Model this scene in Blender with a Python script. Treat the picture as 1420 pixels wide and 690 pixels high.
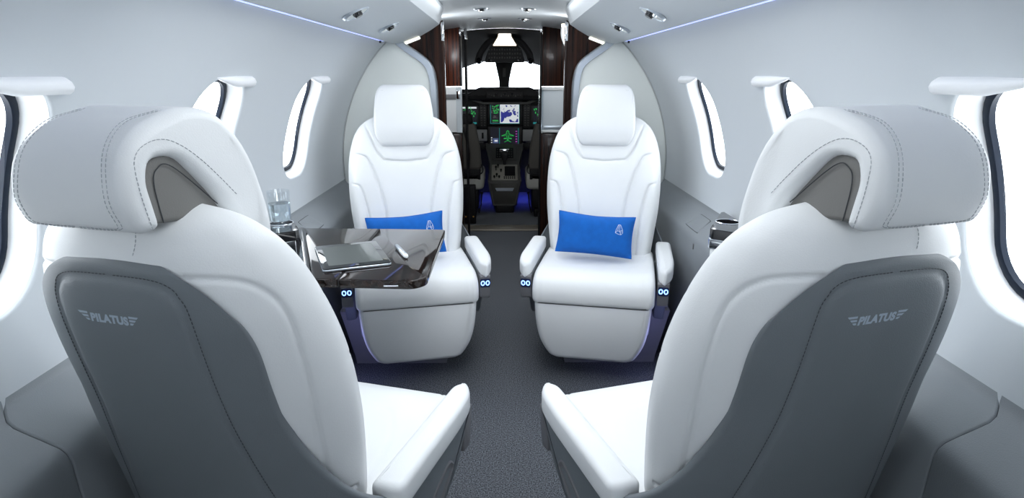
import bpy, bmesh, math, random
from mathutils import Vector, Matrix
random.seed(7)
S = bpy.context.scene
COL = S.collection
PI = math.pi
rad = math.radians
for o in list(bpy.data.objects): bpy.data.objects.remove(o)

# ---------------------------------------------------------------- camera
EYE = 1.10
FPX = 850.0
cam_d = bpy.data.cameras.new('camera'); cam = bpy.data.objects.new('camera', cam_d); COL.objects.link(cam)
cam_d.sensor_fit = 'HORIZONTAL'; cam_d.sensor_width = 36.0; cam_d.lens = 36.0 * FPX / 1420.0
cam_d.clip_start = 0.02; cam_d.clip_end = 100
cam.location = (0.0, 0.0, EYE)
cam.rotation_euler = (rad(90) - math.atan(240.0 / FPX), 0, -math.atan(10.0 / FPX) * 0.96)
S.camera = cam

# ---------------------------------------------------------------- world, lights, exposure
S.view_settings.view_transform = 'Standard'; S.view_settings.look = 'None'
S.view_settings.exposure = -0.10; S.view_settings.gamma = 1.0; S.view_settings.use_curve_mapping = False
W = bpy.data.worlds.new('overcast_sky'); S.world = W; W.use_nodes = True
W.node_tree.nodes['Background'].inputs[0].default_value = (0.93, 0.97, 1.0, 1)
W.node_tree.nodes['Background'].inputs[1].default_value = 6.0

def area(name, loc, size, power, color=(1, 1, 1), target=None, rot=None, spread=None):
    d = bpy.data.lights.new(name, 'AREA'); d.shape = 'RECTANGLE'; d.size, d.size_y = size
    d.energy = power; d.color = color
    if spread: d.spread = rad(spread)
    o = bpy.data.objects.new(name, d); COL.objects.link(o); o.location = loc
    if target: o.rotation_euler = (Vector(target) - Vector(loc)).to_track_quat('-Z', 'Y').to_euler()
    elif rot: o.rotation_euler = rot
    return o
area('ceiling_wash_lamp', (0, 1.65, 1.405), (0.34, 2.3), 10, (0.94, 0.97, 1.0))
area('cabin_fill_lamp', (0, 1.0, 1.395), (0.36, 0.30), 6, (0.94, 0.97, 1.0), target=(0, 2.6, 0.75))  # added fill without a fitting, brightens the seats facing the camera
area('aft_fill_lamp', (0, -0.75, 1.38), (0.5, 0.6), 9, (0.86, 0.93, 1.0), target=(0, 0.4, 0.3))  # unseen fill added behind the camera to lift the near seat backs
for sx in (-1, 1):
    area('entry_cove_lamp', (sx * 0.34, 3.3, 1.25), (0.05, 0.6), 1.9, (0.93, 0.97, 1.0), target=(0, 3.3, 1.41))
    area('cabin_cove_lamp', (sx * 0.245, 1.6, 1.37), (0.03, 2.4), 0.5, (0.95, 0.98, 1.0), rot=(0, rad(sx * -125), 0))
    area('floor_accent_lamp', (sx * 0.635, 2.02, 0.16), (0.03, 0.12), 0.28, (0.40, 0.42, 1.0), target=(sx * 0.33, 2.12, 0.2))

# ---------------------------------------------------------------- materials
def mat(name, color, rough=0.5, metal=0.0, bump=0.0, bscale=400.0, spec=0.5, coat=0.0, emit=None, estr=0.0, vary=0.0, vscale=6.0, trans=0.0, ior=1.45):
    m = bpy.data.materials.new(name); m.use_nodes = True
    nt = m.node_tree; b = nt.nodes['Principled BSDF']
    b.inputs['Base Color'].default_value = (*color, 1); b.inputs['Roughness'].default_value = rough
    b.inputs['Metallic'].default_value = metal; b.inputs['Specular IOR Level'].default_value = spec
    b.inputs['Coat Weight'].default_value = coat; b.inputs['Coat Roughness'].default_value = 0.03
    b.inputs['IOR'].default_value = ior; b.inputs['Transmission Weight'].default_value = trans
    if emit:
        b.inputs['Emission Color'].default_value = (*emit, 1); b.inputs['Emission Strength'].default_value = estr
    tc = None
    if bump or vary:
        tc = nt.nodes.new('ShaderNodeTexCoord')
    if bump:
        n = nt.nodes.new('ShaderNodeTexNoise'); n.inputs['Scale'].default_value = bscale; n.inputs['Detail'].default_value = 3
        nt.links.new(tc.outputs['Object'], n.inputs['Vector'])
        bp = nt.nodes.new('ShaderNodeBump'); bp.inputs['Strength'].default_value = bump; bp.inputs['Distance'].default_value = 0.002
        nt.links.new(n.outputs['Fac'], bp.inputs['Height']); nt.links.new(bp.outputs['Normal'], b.inputs['Normal'])
    if vary:
        n = nt.nodes.new('ShaderNodeTexNoise'); n.inputs['Scale'].default_value = vscale; n.inputs['Detail'].default_value = 4
        nt.links.new(tc.outputs['Object'], n.inputs['Vector'])
        r = nt.nodes.new('ShaderNodeValToRGB')
        r.color_ramp.elements[0].position = 0.3; r.color_ramp.elements[1].position = 0.7
        r.color_ramp.elements[0].color = (*[c * (1 - vary) for c in color], 1)
        r.color_ramp.elements[1].color = (*[min(1, c * (1 + vary)) for c in color], 1)
        nt.links.new(n.outputs['Fac'], r.inputs['Fac']); nt.links.new(r.outputs['Color'], b.inputs['Base Color'])
    return m

M = {}
M['white_leather'] = mat('white_leather', (0.80, 0.815, 0.82), 0.48, bump=0.12, bscale=500, vary=0.012, vscale=9)
M['grey_leather'] = mat('grey_leather', (0.165, 0.184, 0.200), 0.5, bump=0.2, bscale=600, vary=0.04, vscale=7)
M['warm_grey'] = mat('warm_grey_leather', (0.20, 0.195, 0.185), 0.5, bump=0.15, bscale=600)
M['ledge'] = mat('ledge_leather', (0.25, 0.27, 0.285), 0.45, bump=0.18, bscale=500, vary=0.03, vscale=4)
M['plinth'] = mat('plinth_grey', (0.19, 0.19, 0.205), 0.45)
M['pod'] = mat('pod_grey', (0.17, 0.17, 0.18), 0.4)
M['stitch_white'] = mat('stitch_pale', (0.42, 0.44, 0.46), 0.7)
M['stitch_dark'] = mat('stitch_dark', (0.05, 0.055, 0.06), 0.7)
M['wall'] = mat('wall_panel', (0.64, 0.675, 0.70), 0.55, bump=0.04, bscale=700)
M['bulkhead'] = mat('bulkhead_white', (0.86, 0.895, 0.86), 0.5)
M['ceiling'] = mat('headliner', (0.62, 0.66, 0.69), 0.5, bump=0.04, bscale=600)
M['bezel'] = mat('window_bezel', (0.86, 0.87, 0.88), 0.35)
M['seal'] = mat('window_seal', (0.006, 0.012, 0.025), 0.5, spec=0.2)
M['silver'] = mat('brushed_silver', (0.55, 0.60, 0.66), 0.28, 0.85)
M['chrome'] = mat('chrome', (0.85, 0.87, 0.9), 0.08, 1.0)
M['black'] = mat('black_plastic', (0.008, 0.008, 0.009), 0.45, spec=0.25)
M['black_gloss'] = mat('black_gloss', (0.012, 0.012, 0.014), 0.08, coat=0.6)
M['cockpit_dark'] = mat('cockpit_dark', (0.016, 0.016, 0.017), 0.6)
M['cockpit_grey'] = mat('cockpit_grey', (0.085, 0.085, 0.08), 0.5)
M['cockpit_pale'] = mat('cockpit_pale', (0.30, 0.31, 0.31), 0.5)
M['cockpit_seat'] = mat('cockpit_seat_cloth', (0.075, 0.07, 0.062), 0.8)
M['cockpit_fleece'] = mat('cockpit_seat_pale', (0.40, 0.40, 0.37), 0.85)
M['tan'] = mat('tan_trim', (0.25, 0.20, 0.12), 0.5)
M['led'] = mat('led_strip', (0.5, 0.6, 1), 0.4, emit=(0.36, 0.44, 1.0), estr=1.5)
M['led_blue'] = mat('led_button', (0.3, 0.5, 1), 0.4, emit=(0.22, 0.42, 1.0), estr=3.2)
M['led_core'] = mat('led_button_core', (0.02, 0.03, 0.08), 0.3)
M['footlight'] = mat('foot_light', (0.1, 0.1, 0.8), 0.4, emit=(0.05, 0.06, 1.0), estr=0.8)
M['warm_lamp'] = mat('warm_lamp', (1, 0.93, 0.75), 0.4, emit=(1.0, 0.93, 0.74), estr=3.5)
M['white_lamp'] = mat('white_lamp', (1, 1, 1), 0.4, emit=(1.0, 0.95, 0.86), estr=3.0)
M['blue_fabric'] = mat('blue_fabric', (0.0, 0.110, 0.46), 0.85, bump=0.3, bscale=900, vary=0.08, vscale=40)
M['emblem'] = mat('emblem_thread', (0.7, 0.78, 0.92), 0.7)
M['logo'] = mat('logo_print', (0.40, 0.47, 0.55), 0.5)
M['frost'] = mat('frosted_glass', (0.66, 0.72, 0.76), 0.4, vary=0.05, vscale=300)
M['white_panel'] = mat('white_panel', (0.85, 0.87, 0.88), 0.35)
M['screen_bezel'] = mat('screen_bezel', (0.018, 0.018, 0.018), 0.45)
M['tablet_glass'] = mat('tablet_glass', (0.02, 0.022, 0.023), 0.06, coat=0.5)
M['tablet_screen'] = mat('tablet_screen', (0.075, 0.085, 0.08), 0.1, coat=0.4)

def glass(name, color=(1, 1, 1), ior=1.45, rough=0.0):
    m = bpy.data.materials.new(name); m.use_nodes = True; nt = m.node_tree
    nt.nodes.remove(nt.nodes['Principled BSDF'])
    g = nt.nodes.new('ShaderNodeBsdfGlass'); g.inputs['Color'].default_value = (*color, 1); g.inputs['IOR'].default_value = ior
    g.inputs['Roughness'].default_value = rough
    nt.links.new(g.outputs[0], nt.nodes['Material Output'].inputs[0]); return m
def thin_glass(name, color=(0.96, 0.98, 1.0), refl=0.06):
    m = bpy.data.materials.new(name); m.use_nodes = True; nt = m.node_tree
    nt.nodes.remove(nt.nodes['Principled BSDF'])
    t = nt.nodes.new('ShaderNodeBsdfTransparent'); t.inputs['Color'].default_value = (*color, 1)
    g = nt.nodes.new('ShaderNodeBsdfGlossy'); g.inputs['Roughness'].default_value = 0.02
    mx = nt.nodes.new('ShaderNodeMixShader'); mx.inputs[0].default_value = refl
    nt.links.new(t.outputs[0], mx.inputs[1]); nt.links.new(g.outputs[0], mx.inputs[2])
    nt.links.new(mx.outputs[0], nt.nodes['Material Output'].inputs[0]); return m
M['pane'] = thin_glass('window_pane')
M['glass'] = glass('tumbler_glass', (0.98, 0.99, 1.0), 1.45)
M['tumbler'] = thin_glass('tumbler_clear', (0.97, 0.985, 0.99), 0.10)
M['water'] = glass('water', (0.95, 0.98, 1.0), 1.33)
M['clear_panel'] = thin_glass('clear_panel', (0.93, 0.96, 0.98), 0.12)

def carpet():
    m = mat('carpet', (0.05, 0.055, 0.062), 0.95, spec=0.1); nt = m.node_tree; b = nt.nodes['Principled BSDF']
    tc = nt.nodes.new('ShaderNodeTexCoord')
    n = nt.nodes.new('ShaderNodeTexNoise'); n.inputs['Scale'].default_value = 260; n.inputs['Detail'].default_value = 2
    v = nt.nodes.new('ShaderNodeTexVoronoi'); v.inputs['Scale'].default_value = 420
    nt.links.new(tc.outputs['Object'], n.inputs['Vector']); nt.links.new(tc.outputs['Object'], v.inputs['Vector'])
    r = nt.nodes.new('ShaderNodeValToRGB')
    r.color_ramp.elements[0].position = 0.34; r.color_ramp.elements[0].color = (0.03, 0.032, 0.036, 1)
    r.color_ramp.elements[1].position = 0.66; r.color_ramp.elements[1].color = (0.20, 0.215, 0.24, 1)
    nt.links.new(n.outputs['Fac'], r.inputs['Fac']); nt.links.new(r.outputs['Color'], b.inputs['Base Color'])
    bp = nt.nodes.new('ShaderNodeBump'); bp.inputs['Strength'].default_value = 0.6; bp.inputs['Distance'].default_value = 0.003
    nt.links.new(v.outputs['Distance'], bp.inputs['Height']); nt.links.new(bp.outputs['Normal'], b.inputs['Normal'])
    return m
M['carpet'] = carpet()

def wood(name, c0, c1, rough=0.12, scale=(60, 60, 1.2), coat=0.8):
    m = mat(name, c0, rough, coat=coat); nt = m.node_tree; b = nt.nodes['Principled BSDF']
    tc = nt.nodes.new('ShaderNodeTexCoord'); mp = nt.nodes.new('ShaderNodeMapping'); mp.inputs['Scale'].default_value = scale
    n = nt.nodes.new('ShaderNodeTexNoise'); n.inputs['Scale'].default_value = 1.0; n.inputs['Detail'].default_value = 6; n.inputs['Roughness'].default_value = 0.65
    nt.links.new(tc.outputs['Object'], mp.inputs[0]); nt.links.new(mp.outputs[0], n.inputs['Vector'])
    r = nt.nodes.new('ShaderNodeValToRGB'); r.color_ramp.elements[0].position = 0.38; r.color_ramp.elements[1].position = 0.68
    r.color_ramp.elements[0].color = (*c0, 1); r.color_ramp.elements[1].color = (*c1, 1)
    nt.links.new(n.outputs['Fac'], r.inputs['Fac']); nt.links.new(r.outputs['Color'], b.inputs['Base Color'])
    return m
M['wood'] = wood('ebony_wood', (0.006, 0.004, 0.004), (0.05, 0.018, 0.010))
M['wood_red'] = wood('red_ebony_wood', (0.010, 0.005, 0.004), (0.20, 0.045, 0.018), scale=(90, 90, 1.0))
M['wood_table'] = wood('table_wood', (0.005, 0.004, 0.004), (0.026, 0.015, 0.011), rough=0.05, scale=(60, 4, 60), coat=0.0)

def map_screen():
    m = mat('map_screen', (0, 0, 0), 0.3); nt = m.node_tree; b = nt.nodes['Principled BSDF']
    tc = nt.nodes.new('ShaderNodeTexCoord'); n = nt.nodes.new('ShaderNodeTexNoise'); n.inputs['Scale'].default_value = 17; n.inputs['Detail'].default_value = 5
    nt.links.new(tc.outputs['Object'], n.inputs['Vector'])
    r = nt.nodes.new('ShaderNodeValToRGB'); r.color_ramp.interpolation = 'CONSTANT'
    r.color_ramp.elements[0].color = (0.02, 0.025, 0.22, 1); r.color_ramp.elements[1].position = 0.47; r.color_ramp.elements[1].color = (0.62, 0.66, 0.68, 1)
    nt.links.new(n.outputs['Fac'], r.inputs['Fac']); nt.links.new(r.outputs['Color'], b.inputs['Emission Color'])
    b.inputs['Emission Strength'].default_value = 1.0; return m
M['map'] = map_screen()
def emis(name, c, s=1.0): return mat(name, (0.005, 0.005, 0.005), 0.3, emit=c, estr=s)
M['scr_black'] = emis('screen_black', (0.006, 0.006, 0.012))
M['scr_green'] = emis('screen_green', (0.03, 0.55, 0.10), 0.8)
M['scr_teal'] = emis('screen_teal', (0.02, 0.26, 0.26), 0.8)
M['scr_white'] = emis('screen_white', (0.75, 0.8, 0.85), 0.9)
M['scr_magenta'] = emis('screen_magenta', (0.45, 0.06, 0.45), 0.8)
M['scr_glow'] = emis('screen_blue_glow', (0.10, 0.14, 0.30), 0.7)

# ---------------------------------------------------------------- helpers
class G:
    """collects vertices and faces for ONE mesh object"""
    def __init__(s): s.v = []; s.f = []
    def add(s, vf, mtx=None):
        v, f = vf; n = len(s.v)
        s.v += [tuple(mtx @ Vector(p)) for p in v] if mtx else [tuple(p) for p in v]
        s.f += [tuple(i + n for i in q) for q in f]; return s
    def build(s, name, m, parent=None, **k): return obj(name, (s.v, s.f), m, parent, **k)

def obj(name, vf, m, parent=None, loc=None, rot=None, smooth=True, angle=35, fix=True):
    me = bpy.data.meshes.new(name); me.from_pydata([tuple(p) for p in vf[0]], [], [tuple(q) for q in vf[1]]); me.validate()
    if fix:
        bm = bmesh.new(); bm.from_mesh(me); bmesh.ops.remove_doubles(bm, verts=bm.verts, dist=1e-6)
        bmesh.ops.recalc_face_normals(bm, faces=bm.faces); bm.to_mesh(me); bm.free()
    if smooth:
        me.shade_smooth()
        if angle: me.set_sharp_from_angle(angle=rad(angle))
    me.materials.append(M[m] if isinstance(m, str) else m)
    o = bpy.data.objects.new(name, me); COL.objects.link(o)
    if parent: o.parent = parent
    if loc: o.location = loc
    if rot: o.rotation_euler = rot
    return o
def tag(o, label=None, cat=None, group=None, kind=None):
    if label: o['label'] = label
    if cat: o['category'] = cat
    if group: o['group'] = group
    if kind: o['kind'] = kind
    return o
def empty(name, loc=(0, 0, 0), rz=0.0):
    o = bpy.data.objects.new(name, None); COL.objects.link(o); o.location = loc; o.rotation_euler = (0, 0, rz); o.empty_display_size = 0.1; return o
def copy_tree(o, parent=None):
    c = o.copy(); COL.objects.link(c)
    if parent: c.parent = parent
    for ch in list(o.children): copy_tree(ch, c)
    return c

def rrect(x0, y0, x1, y1, r, n=5):
    pts = []
    for cx, cy, a0 in ((x1 - r, y0 + r, -90), (x1 - r, y1 - r, 0), (x0 + r, y1 - r, 90), (x0 + r, y0 + r, 180)):
        for i in range(n + 1):
            a = rad(a0 + 90 * i / n); pts.append((cx + r * math.cos(a), cy + r * math.sin(a)))
    return pts
def roundpoly(poly, r, n=4):
    """CCW polygon with rounded corners; r may be a list"""
    out = []; N = len(poly)
    for i, p in enumerate(poly):
        rr = r[i] if isinstance(r, (list, tuple)) else r
        a = Vector(poly[i - 1]); b = Vector(p); c = Vector(poly[(i + 1) % N])
        u = (a - b); w = (c - b); lu, lw = u.length, w.length; u.normalize(); w.normalize()
        k = min(rr, lu * 0.45, lw * 0.45)
        if k < 1e-6: out.append(tuple(b)); continue
        for j in range(n + 1):
            t = j / n; q = (b + u * k) * (1 - t) ** 2 + b * 2 * t * (1 - t) + (b + w * k) * t * t; out.append(tuple(q))
    return out
def inset(poly, d):
    """offset a CCW outline inwards by d using averaged normals"""
    N = len(poly); out = []
    for i in range(N):
        a = Vector(poly[i - 1]); b = Vector(poly[i]); c = Vector(poly[(i + 1) % N])
        e1 = (b - a); e2 = (c - b)
        if e1.length < 1e-9: e1 = e2
        if e2.length < 1e-9: e2 = e1
        e1 = e1.normalized(); e2 = e2.normalized()
        n = Vector((-e1.y - e2.y, e1.x + e2.x))
        if n.length < 1e-6: n = Vector((-e1.y, e1.x))
        n.normalize(); k = max(0.5, n.dot(Vector((-e1.y, e1.x))))
        out.append(tuple(b + n * (d / k)))
    return out
def loft(loops, closed=True, cap=True):
    v = []; f = []; n = len(loops[0])
    for L in loops: v += [tuple(p) for p in L]
    for k in range(len(loops) - 1):
        for i in range(n if closed else n - 1):
            j = (i + 1) % n; a = k * n
            f.append((a + i, a + j, a + n + j, a + n + i))
    if cap:
        f.append(tuple(reversed(range(n)))); f.append(tuple(range((len(loops) - 1) * n, len(loops) * n)))
    return v, f
AX = {'x': lambda a, b, h: (h, a, b), 'y': lambda a, b, h: (a, h, b), 'z': lambda a, b, h: (a, b, h)}
def slab(outline, h0, h1, r=0.0, axis='z', n=4, mid=0):
    """outline (a,b) swept along an axis from h0 to h1 with rounded rims"""
    mk = AX[axis]; loops = []
    if r <= 0: loops = [[mk(a, b, h0) for a, b in outline], [mk(a, b, h1) for a, b in outline]]
    else:
        for i in range(n + 1):
            t = rad(90 * i / n); q = inset(outline, r * (1 - math.sin(t))); loops.append([mk(a, b, h0 + r * (1 - math.cos(t))) for a, b in q])
        for k in range(mid): loops.append([mk(a, b, h0 + r + (h1 - h0 - 2 * r) * (k + 1) / (mid + 1)) for a, b in outline])
        for i in range(n + 1):
            t = rad(90 * (1 - i / n)); q = inset(outline, r * (1 - math.sin(t))); loops.append([mk(a, b, h1 - r * (1 - math.cos(t))) for a, b in q])
    return loft(loops)
def box(x0, x1, y0, y1, z0, z1, r=0.0):
    if r > 0: return slab(rrect(x0, y0, x1, y1, r, 3), z0, z1, min(r, (z1 - z0) * 0.45), 'z', 3)
    v = [(x, y, z) for z in (z0, z1) for x, y in ((x0, y0), (x1, y0), (x1, y1), (x0, y1))]
    return v, [(0, 3, 2, 1), (4, 5, 6, 7), (0, 1, 5, 4), (1, 2, 6, 5), (2, 3, 7, 6), (3, 0, 4, 7)]
def lathe(prof, n=32, cx=0, cy=0):
    loops = [[(cx + r * math.cos(2 * PI * i / n), cy + r * math.sin(2 * PI * i / n), z) for i in range(n)] for r, z in prof]
    return loft(loops)
def tube(pts, r, n=8, closed=False):
    P = [Vector(p) for p in pts]; loops = []; up = Vector((0.123, 0.31, 0.94)).normalized(); N = len(P)
    for i, p in enumerate(P):
        a = P[i - 1] if (i > 0 or closed) else p; b = P[(i + 1) % N] if (i < N - 1 or closed) else p
        t = (b - a).normalized(); u = t.cross(up)
        if u.length < 1e-3: u = t.cross(Vector((1, 0, 0)))
        u.normalize(); w = t.cross(u); rr = r[i] if isinstance(r, (list, tuple)) else r
        loops.append([p + (u * math.cos(2 * PI * k / n) + w * math.sin(2 * PI * k / n)) * rr for k in range(n)])
    if closed: loops.append(loops[0]); return loft(loops, cap=False)
    return loft(loops)
def interp(xs, ys, x):
    if x <= xs[0]: return ys[0]
    for i in range(len(xs) - 1):
        if x <= xs[i + 1]:
            t = (x - xs[i]) / (xs[i + 1] - xs[i]); return ys[i] + (ys[i + 1] - ys[i]) * t
    return ys[-1]
def smooth_interp(xs, ys, x):
    n = len(xs)
    if x <= xs[0]: return ys[0]
    if x >= xs[-1]: return ys[-1]
    for i in range(n - 1):
        if x <= xs[i + 1]:
            h = xs[i + 1] - xs[i]; t = (x - xs[i]) / h
            d = (ys[i + 1] - ys[i]) / h
            m0 = d if i == 0 else 0.5 * (d + (ys[i] - ys[i - 1]) / (xs[i] - xs[i - 1]))
            m1 = d if i == n - 2 else 0.5 * (d + (ys[i + 2] - ys[i + 1]) / (xs[i + 2] - xs[i + 1]))
            t2, t3 = t * t, t * t * t
            return (2 * t3 - 3 * t2 + 1) * ys[i] + (t3 - 2 * t2 + t) * h * m0 + (-2 * t3 + 3 * t2) * ys[i + 1] + (t3 - t2) * h * m1
def catmull(P, per=8, closed=False):
    P = [Vector(p) for p in P]; N = len(P); out = []
    for i in range(N if closed else N - 1):
        g = (lambda k: P[k % N]) if closed else (lambda k: P[max(0, min(N - 1, k))])
        p0, p1, p2, p3 = g(i - 1), g(i), g(i + 1), g(i + 2)
        for j in range(per):
            t = j / per
            out.append(0.5 * ((2 * p1) + (p2 - p0) * t + (2 * p0 - 5 * p1 + 4 * p2 - p3) * t * t + (3 * p1 - p0 - 3 * p2 + p3) * t ** 3))
    if not closed: out.append(P[-1])
    return out
def seg_dist(px, py, line):
    best = 9.0
    for (ax, ay), (bx, by) in zip(line[:-1], line[1:]):
        dx, dy = bx - ax, by - ay; L = dx * dx + dy * dy
        t = 0 if L == 0 else max(0.0, min(1.0, ((px - ax) * dx + (py - ay) * dy) / L))
        d = (ax + t * dx - px) ** 2 + (ay + t * dy - py) ** 2
        if d < best: best = d
    return math.sqrt(best)
def smoothline(P, per=6): return [(p.x, p.y) for p in catmull([(a, b, 0) for a, b in P], per)]
def resample(P, step):
    P = [Vector(p) for p in P]; out = [P[0]]; acc = 0
    for a, b in zip(P[:-1], P[1:]):
        L = (b - a).length; pos = step - acc
        while pos <= L and L > 0: out.append(a + (b - a) * (pos / L)); pos += step
        acc = (acc + L) % step if L > 0 else acc
    return out
def dashes(P, step=0.006, ln=0.0042, w=0.0007):
    """row of stitches along a 3-D path"""
    g = G(); R = resample(P, step)
    for a, b in zip(R[:-1], R[1:]):
        d = (b - a).normalized() * ln; g.add(tube([a, a + d * 0.5, a + d], [w * 0.7, w, w * 0.7], 4))
    return g

# ---------------------------------------------------------------- setting: cabin shell
RC, ZC = 0.762, 0.70            # cabin cross-section circle
Y0, Y1 = -1.30, 2.90            # aft end, forward bulkhead
def wall_pt(sgn, s, y, R=RC):   # s = arc length up the wall from z = ZC
    a = s / RC; return (sgn * R * math.cos(a), y, ZC + R * math.sin(a))
S_LO, S_HI = RC * math.asin((0.595 - ZC) / RC), RC * math.asin((1.262 - ZC) / RC)
WIN_Y = [0.123, 0.823, 1.523, 2.225]
WS, WHS, WHY = 0.230, 0.185, 0.140   # window centre (arc), half height, half length
def win_loop(hy, hs, r, n=8):
    return rrect(-hy, -hs, hy, hs, r, n)
def densify(q, d=0.03):
    out = []
    for a, b in zip(q, q[1:] + q[:1]):
        n = max(1, int(math.hypot(b[0] - a[0], b[1] - a[1]) / d))
        for k in range(n): out.append((a[0] + (b[0] - a[0]) * k / n, a[1] + (b[1] - a[1]) * k / n))
    return out
LOOP = densify(win_loop(WHY, WHS, 0.105))
def build_wall(sgn, name):
    g = G()
    cuts = [Y0] + [c + d for c in WIN_Y for d in (-0.30, 0.30)] + [Y1]
    HM = 0.30; s_a, s_b = WS - 0.245, WS + 0.245
    def strip(ya, yb, sl):
        v = [wall_pt(sgn, q_, y_) for y_ in (ya, yb) for q_ in sl]; n_ = len(sl)
        g.add((v, [(j, n_ + j, n_ + j + 1, j + 1) for j in range(n_ - 1)]))
    def cell_outer():
        out = []
        for (a, b) in LOOP:
            k = min(HM / abs(a) if abs(a) > 1e-9 else 9, 0.245 / abs(b) if abs(b) > 1e-9 else 9); out.append((a * k, b * k))
        return out
    OUT = cell_outer()
    SL = sorted(set([round(WS + b, 6) for a, b in OUT if abs(abs(a) - HM) < 1e-6] + [round(WS - 0.245, 6), round(WS + 0.245, 6)]))
    def grid(ya, yb, sa, sb, ny, ns):
        v = [wall_pt(sgn, sa + (sb - sa) * j / ns, ya + (yb - ya) * i / ny) for i in range(ny + 1) for j in range(ns + 1)]
        f = [(i * (ns + 1) + j, (i + 1) * (ns + 1) + j, (i + 1) * (ns + 1) + j + 1, i * (ns + 1) + j + 1) for i in range(ny) for j in range(ns)]
        g.add((v, f))
    grid(Y0, Y1, S_LO, s_a, 1, 4); grid(Y0, Y1, s_b, S_HI, 1, 8)
    prev = Y0
    for c in WIN_Y:
        strip(prev, c - HM, SL); prev = c + HM
        n = len(LOOP); outer = []
        for (a, b) in LOOP:       # project the loop onto the cell rectangle
            k = min(HM / abs(a) if abs(a) > 1e-9 else 9, 0.245 / abs(b) if abs(b) > 1e-9 else 9); outer.append((a * k, b * k))
        loops = []
        for t in [0, 0.25, 0.5, 0.7, 0.85, 0.95, 1.0]:
            loops.append([wall_pt(sgn, WS + o_[1] * (1 - t) + l_[1] * t, c + o_[0] * (1 - t) + l_[0] * t) for o_, l_ in zip(outer, LOOP)])
        # soft roll into the opening
        for dr, ins in ((0.003, 0.003), (0.008, 0.005)):
            loops.append([wall_pt(sgn, WS + b, c + a, RC + dr) for a, b in inset(LOOP, ins)])
        g.add(loft(loops, cap=False))
        # corners of the rectangular cell
        cr = [(-HM, -0.245), (HM, -0.245), (HM, 0.245), (-HM, 0.245)]
        for (cx_, cs_) in cr:
            near = sorted(range(n), key=lambda i: (outer[i][0] - cx_) ** 2 + (outer[i][1] - cs_) ** 2)
            ia = [i for i in range(n) if abs(abs(outer[i][0]) - HM) < 1e-6 and outer[i][0] * cx_ > 0 and outer[i][1] * cs_ > 0]
            ib = [i for i in range(n) if abs(abs(outer[i][1]) - 0.245) < 1e-6 and outer[i][0] * cx_ > 0 and outer[i][1] * cs_ > 0]
            pa = max(ia, key=lambda i: abs(outer[i][1])); pb = max(ib, key=lambda i: abs(outer[i][0]))
            g.add(([wall_pt(sgn, WS + outer[pa][1], c + outer[pa][0]), wall_pt(sgn, WS + cs_, c + cx_), wall_pt(sgn, WS + outer[pb][1], c + outer[pb][0])], [(0, 1, 2)]))
    strip(prev, Y1, SL)
    o = g.build(name, 'wall', angle=60); tag(o, kind='structure')
    return o
wl = build_wall(-1, 'wall_left'); wr = build_wall(1, 'wall_right')

wn = 0
for sgn in (-1, 1):
    for c in WIN_Y:
        wn += 1
        side = 'left' if sgn < 0 else 'right'
        root = empty('window_%d' % wn, wall_pt(sgn, WS, c)); tag(root, kind='structure')
        base = Vector(root.location)
        def P(s, y, R): return Vector(wall_pt(sgn, WS + s, c + y, R)) - base
        loops = []
        for ins, dr in ((0.004, 0.004), (0.006, 0.012), (0.009, 0.022), (0.014, 0.030), (0.017, 0.036), (0.020, 0.050)):
            loops.append([P(b, a, RC + dr) for a, b in inset(LOOP, ins)])
        obj('bezel', loft(loops, cap=False), 'bezel', root, angle=70)
        loops = []
        for ins, dr in ((0.0180, 0.046), (0.0195, 0.037), (0.026, 0.0355), (0.032, 0.037), (0.033, 0.046)):
            loops.append([P(b, a, RC + dr) for a, b in inset(LOOP, ins)])
        obj('seal', loft(loops, cap=False), 'seal', root)
        q = inset(LOOP, 0.027); L1 = [P(b, a, RC + 0.044) for a, b in q]
        obj('pane', (L1, [tuple(range(len(L1)))]), 'pane', root, smooth=False)
        # outer skin collar so that the reveal reads as a thick fuselage wall
        # brow: the soft rounded housing over the opening
        loops = []
        N = 30
        for i in range(N + 1):
            t = i / N; y = -0.075 + t * (WHY + 0.006 + 0.075)
            k = max(0.12, min(1.0, (t / 0.45)) ** 0.8 * max(0.0, 1 - max(0.0, (t - 0.86) / 0.14) ** 2.5) ** 0.5)
            drop = -0.012 * max(0.0, (t - 0.86) / 0.14) ** 2
            sec = []
            for (ds, di) in ((0.004, -0.002), (0.003, 0.008), (-0.002, 0.014), (-0.011, 0.0155), (-0.019, 0.012), (-0.022, 0.002), (-0.024, -0.020), (-0.010, -0.02)):
                sec.append(P(WHS + 0.001 + ds * k + drop, y, RC - di * k))
            loops.append(sec)
        obj('brow', loft(loops), 'bezel', root, angle=70)

# floor, ends
tag(obj('floor', box(-0.78, 0.78, Y0, 6.3, -0.04, 0.0), 'carpet', smooth=False), kind='structure')
v = [(RC * 1.06 * math.cos(2 * PI * i / 48), Y0 - 0.001, ZC + RC * 1.02 * math.sin(2 * PI * i / 48)) for i in range(48)]
tag(obj('wall_back', (v, [tuple(range(48))]), 'wall', smooth=False), kind='structure')

# lower liner behind the ledges (closes the shell under the wall panels)
for sgn, nm in ((-1, 'trim_1'), (1, 'trim_2')):
    sec = [(0.785, 0.66), (0.775, 0.45), (0.74, 0.2), (0.70, -0.03)]
    loops = [[(sgn * x, y, z) for x, z in sec] for y in (Y0, 6.2)]
    tag(obj(nm, loft(loops, closed=False, cap=False), 'plinth', smooth=False), kind='structure')

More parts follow.
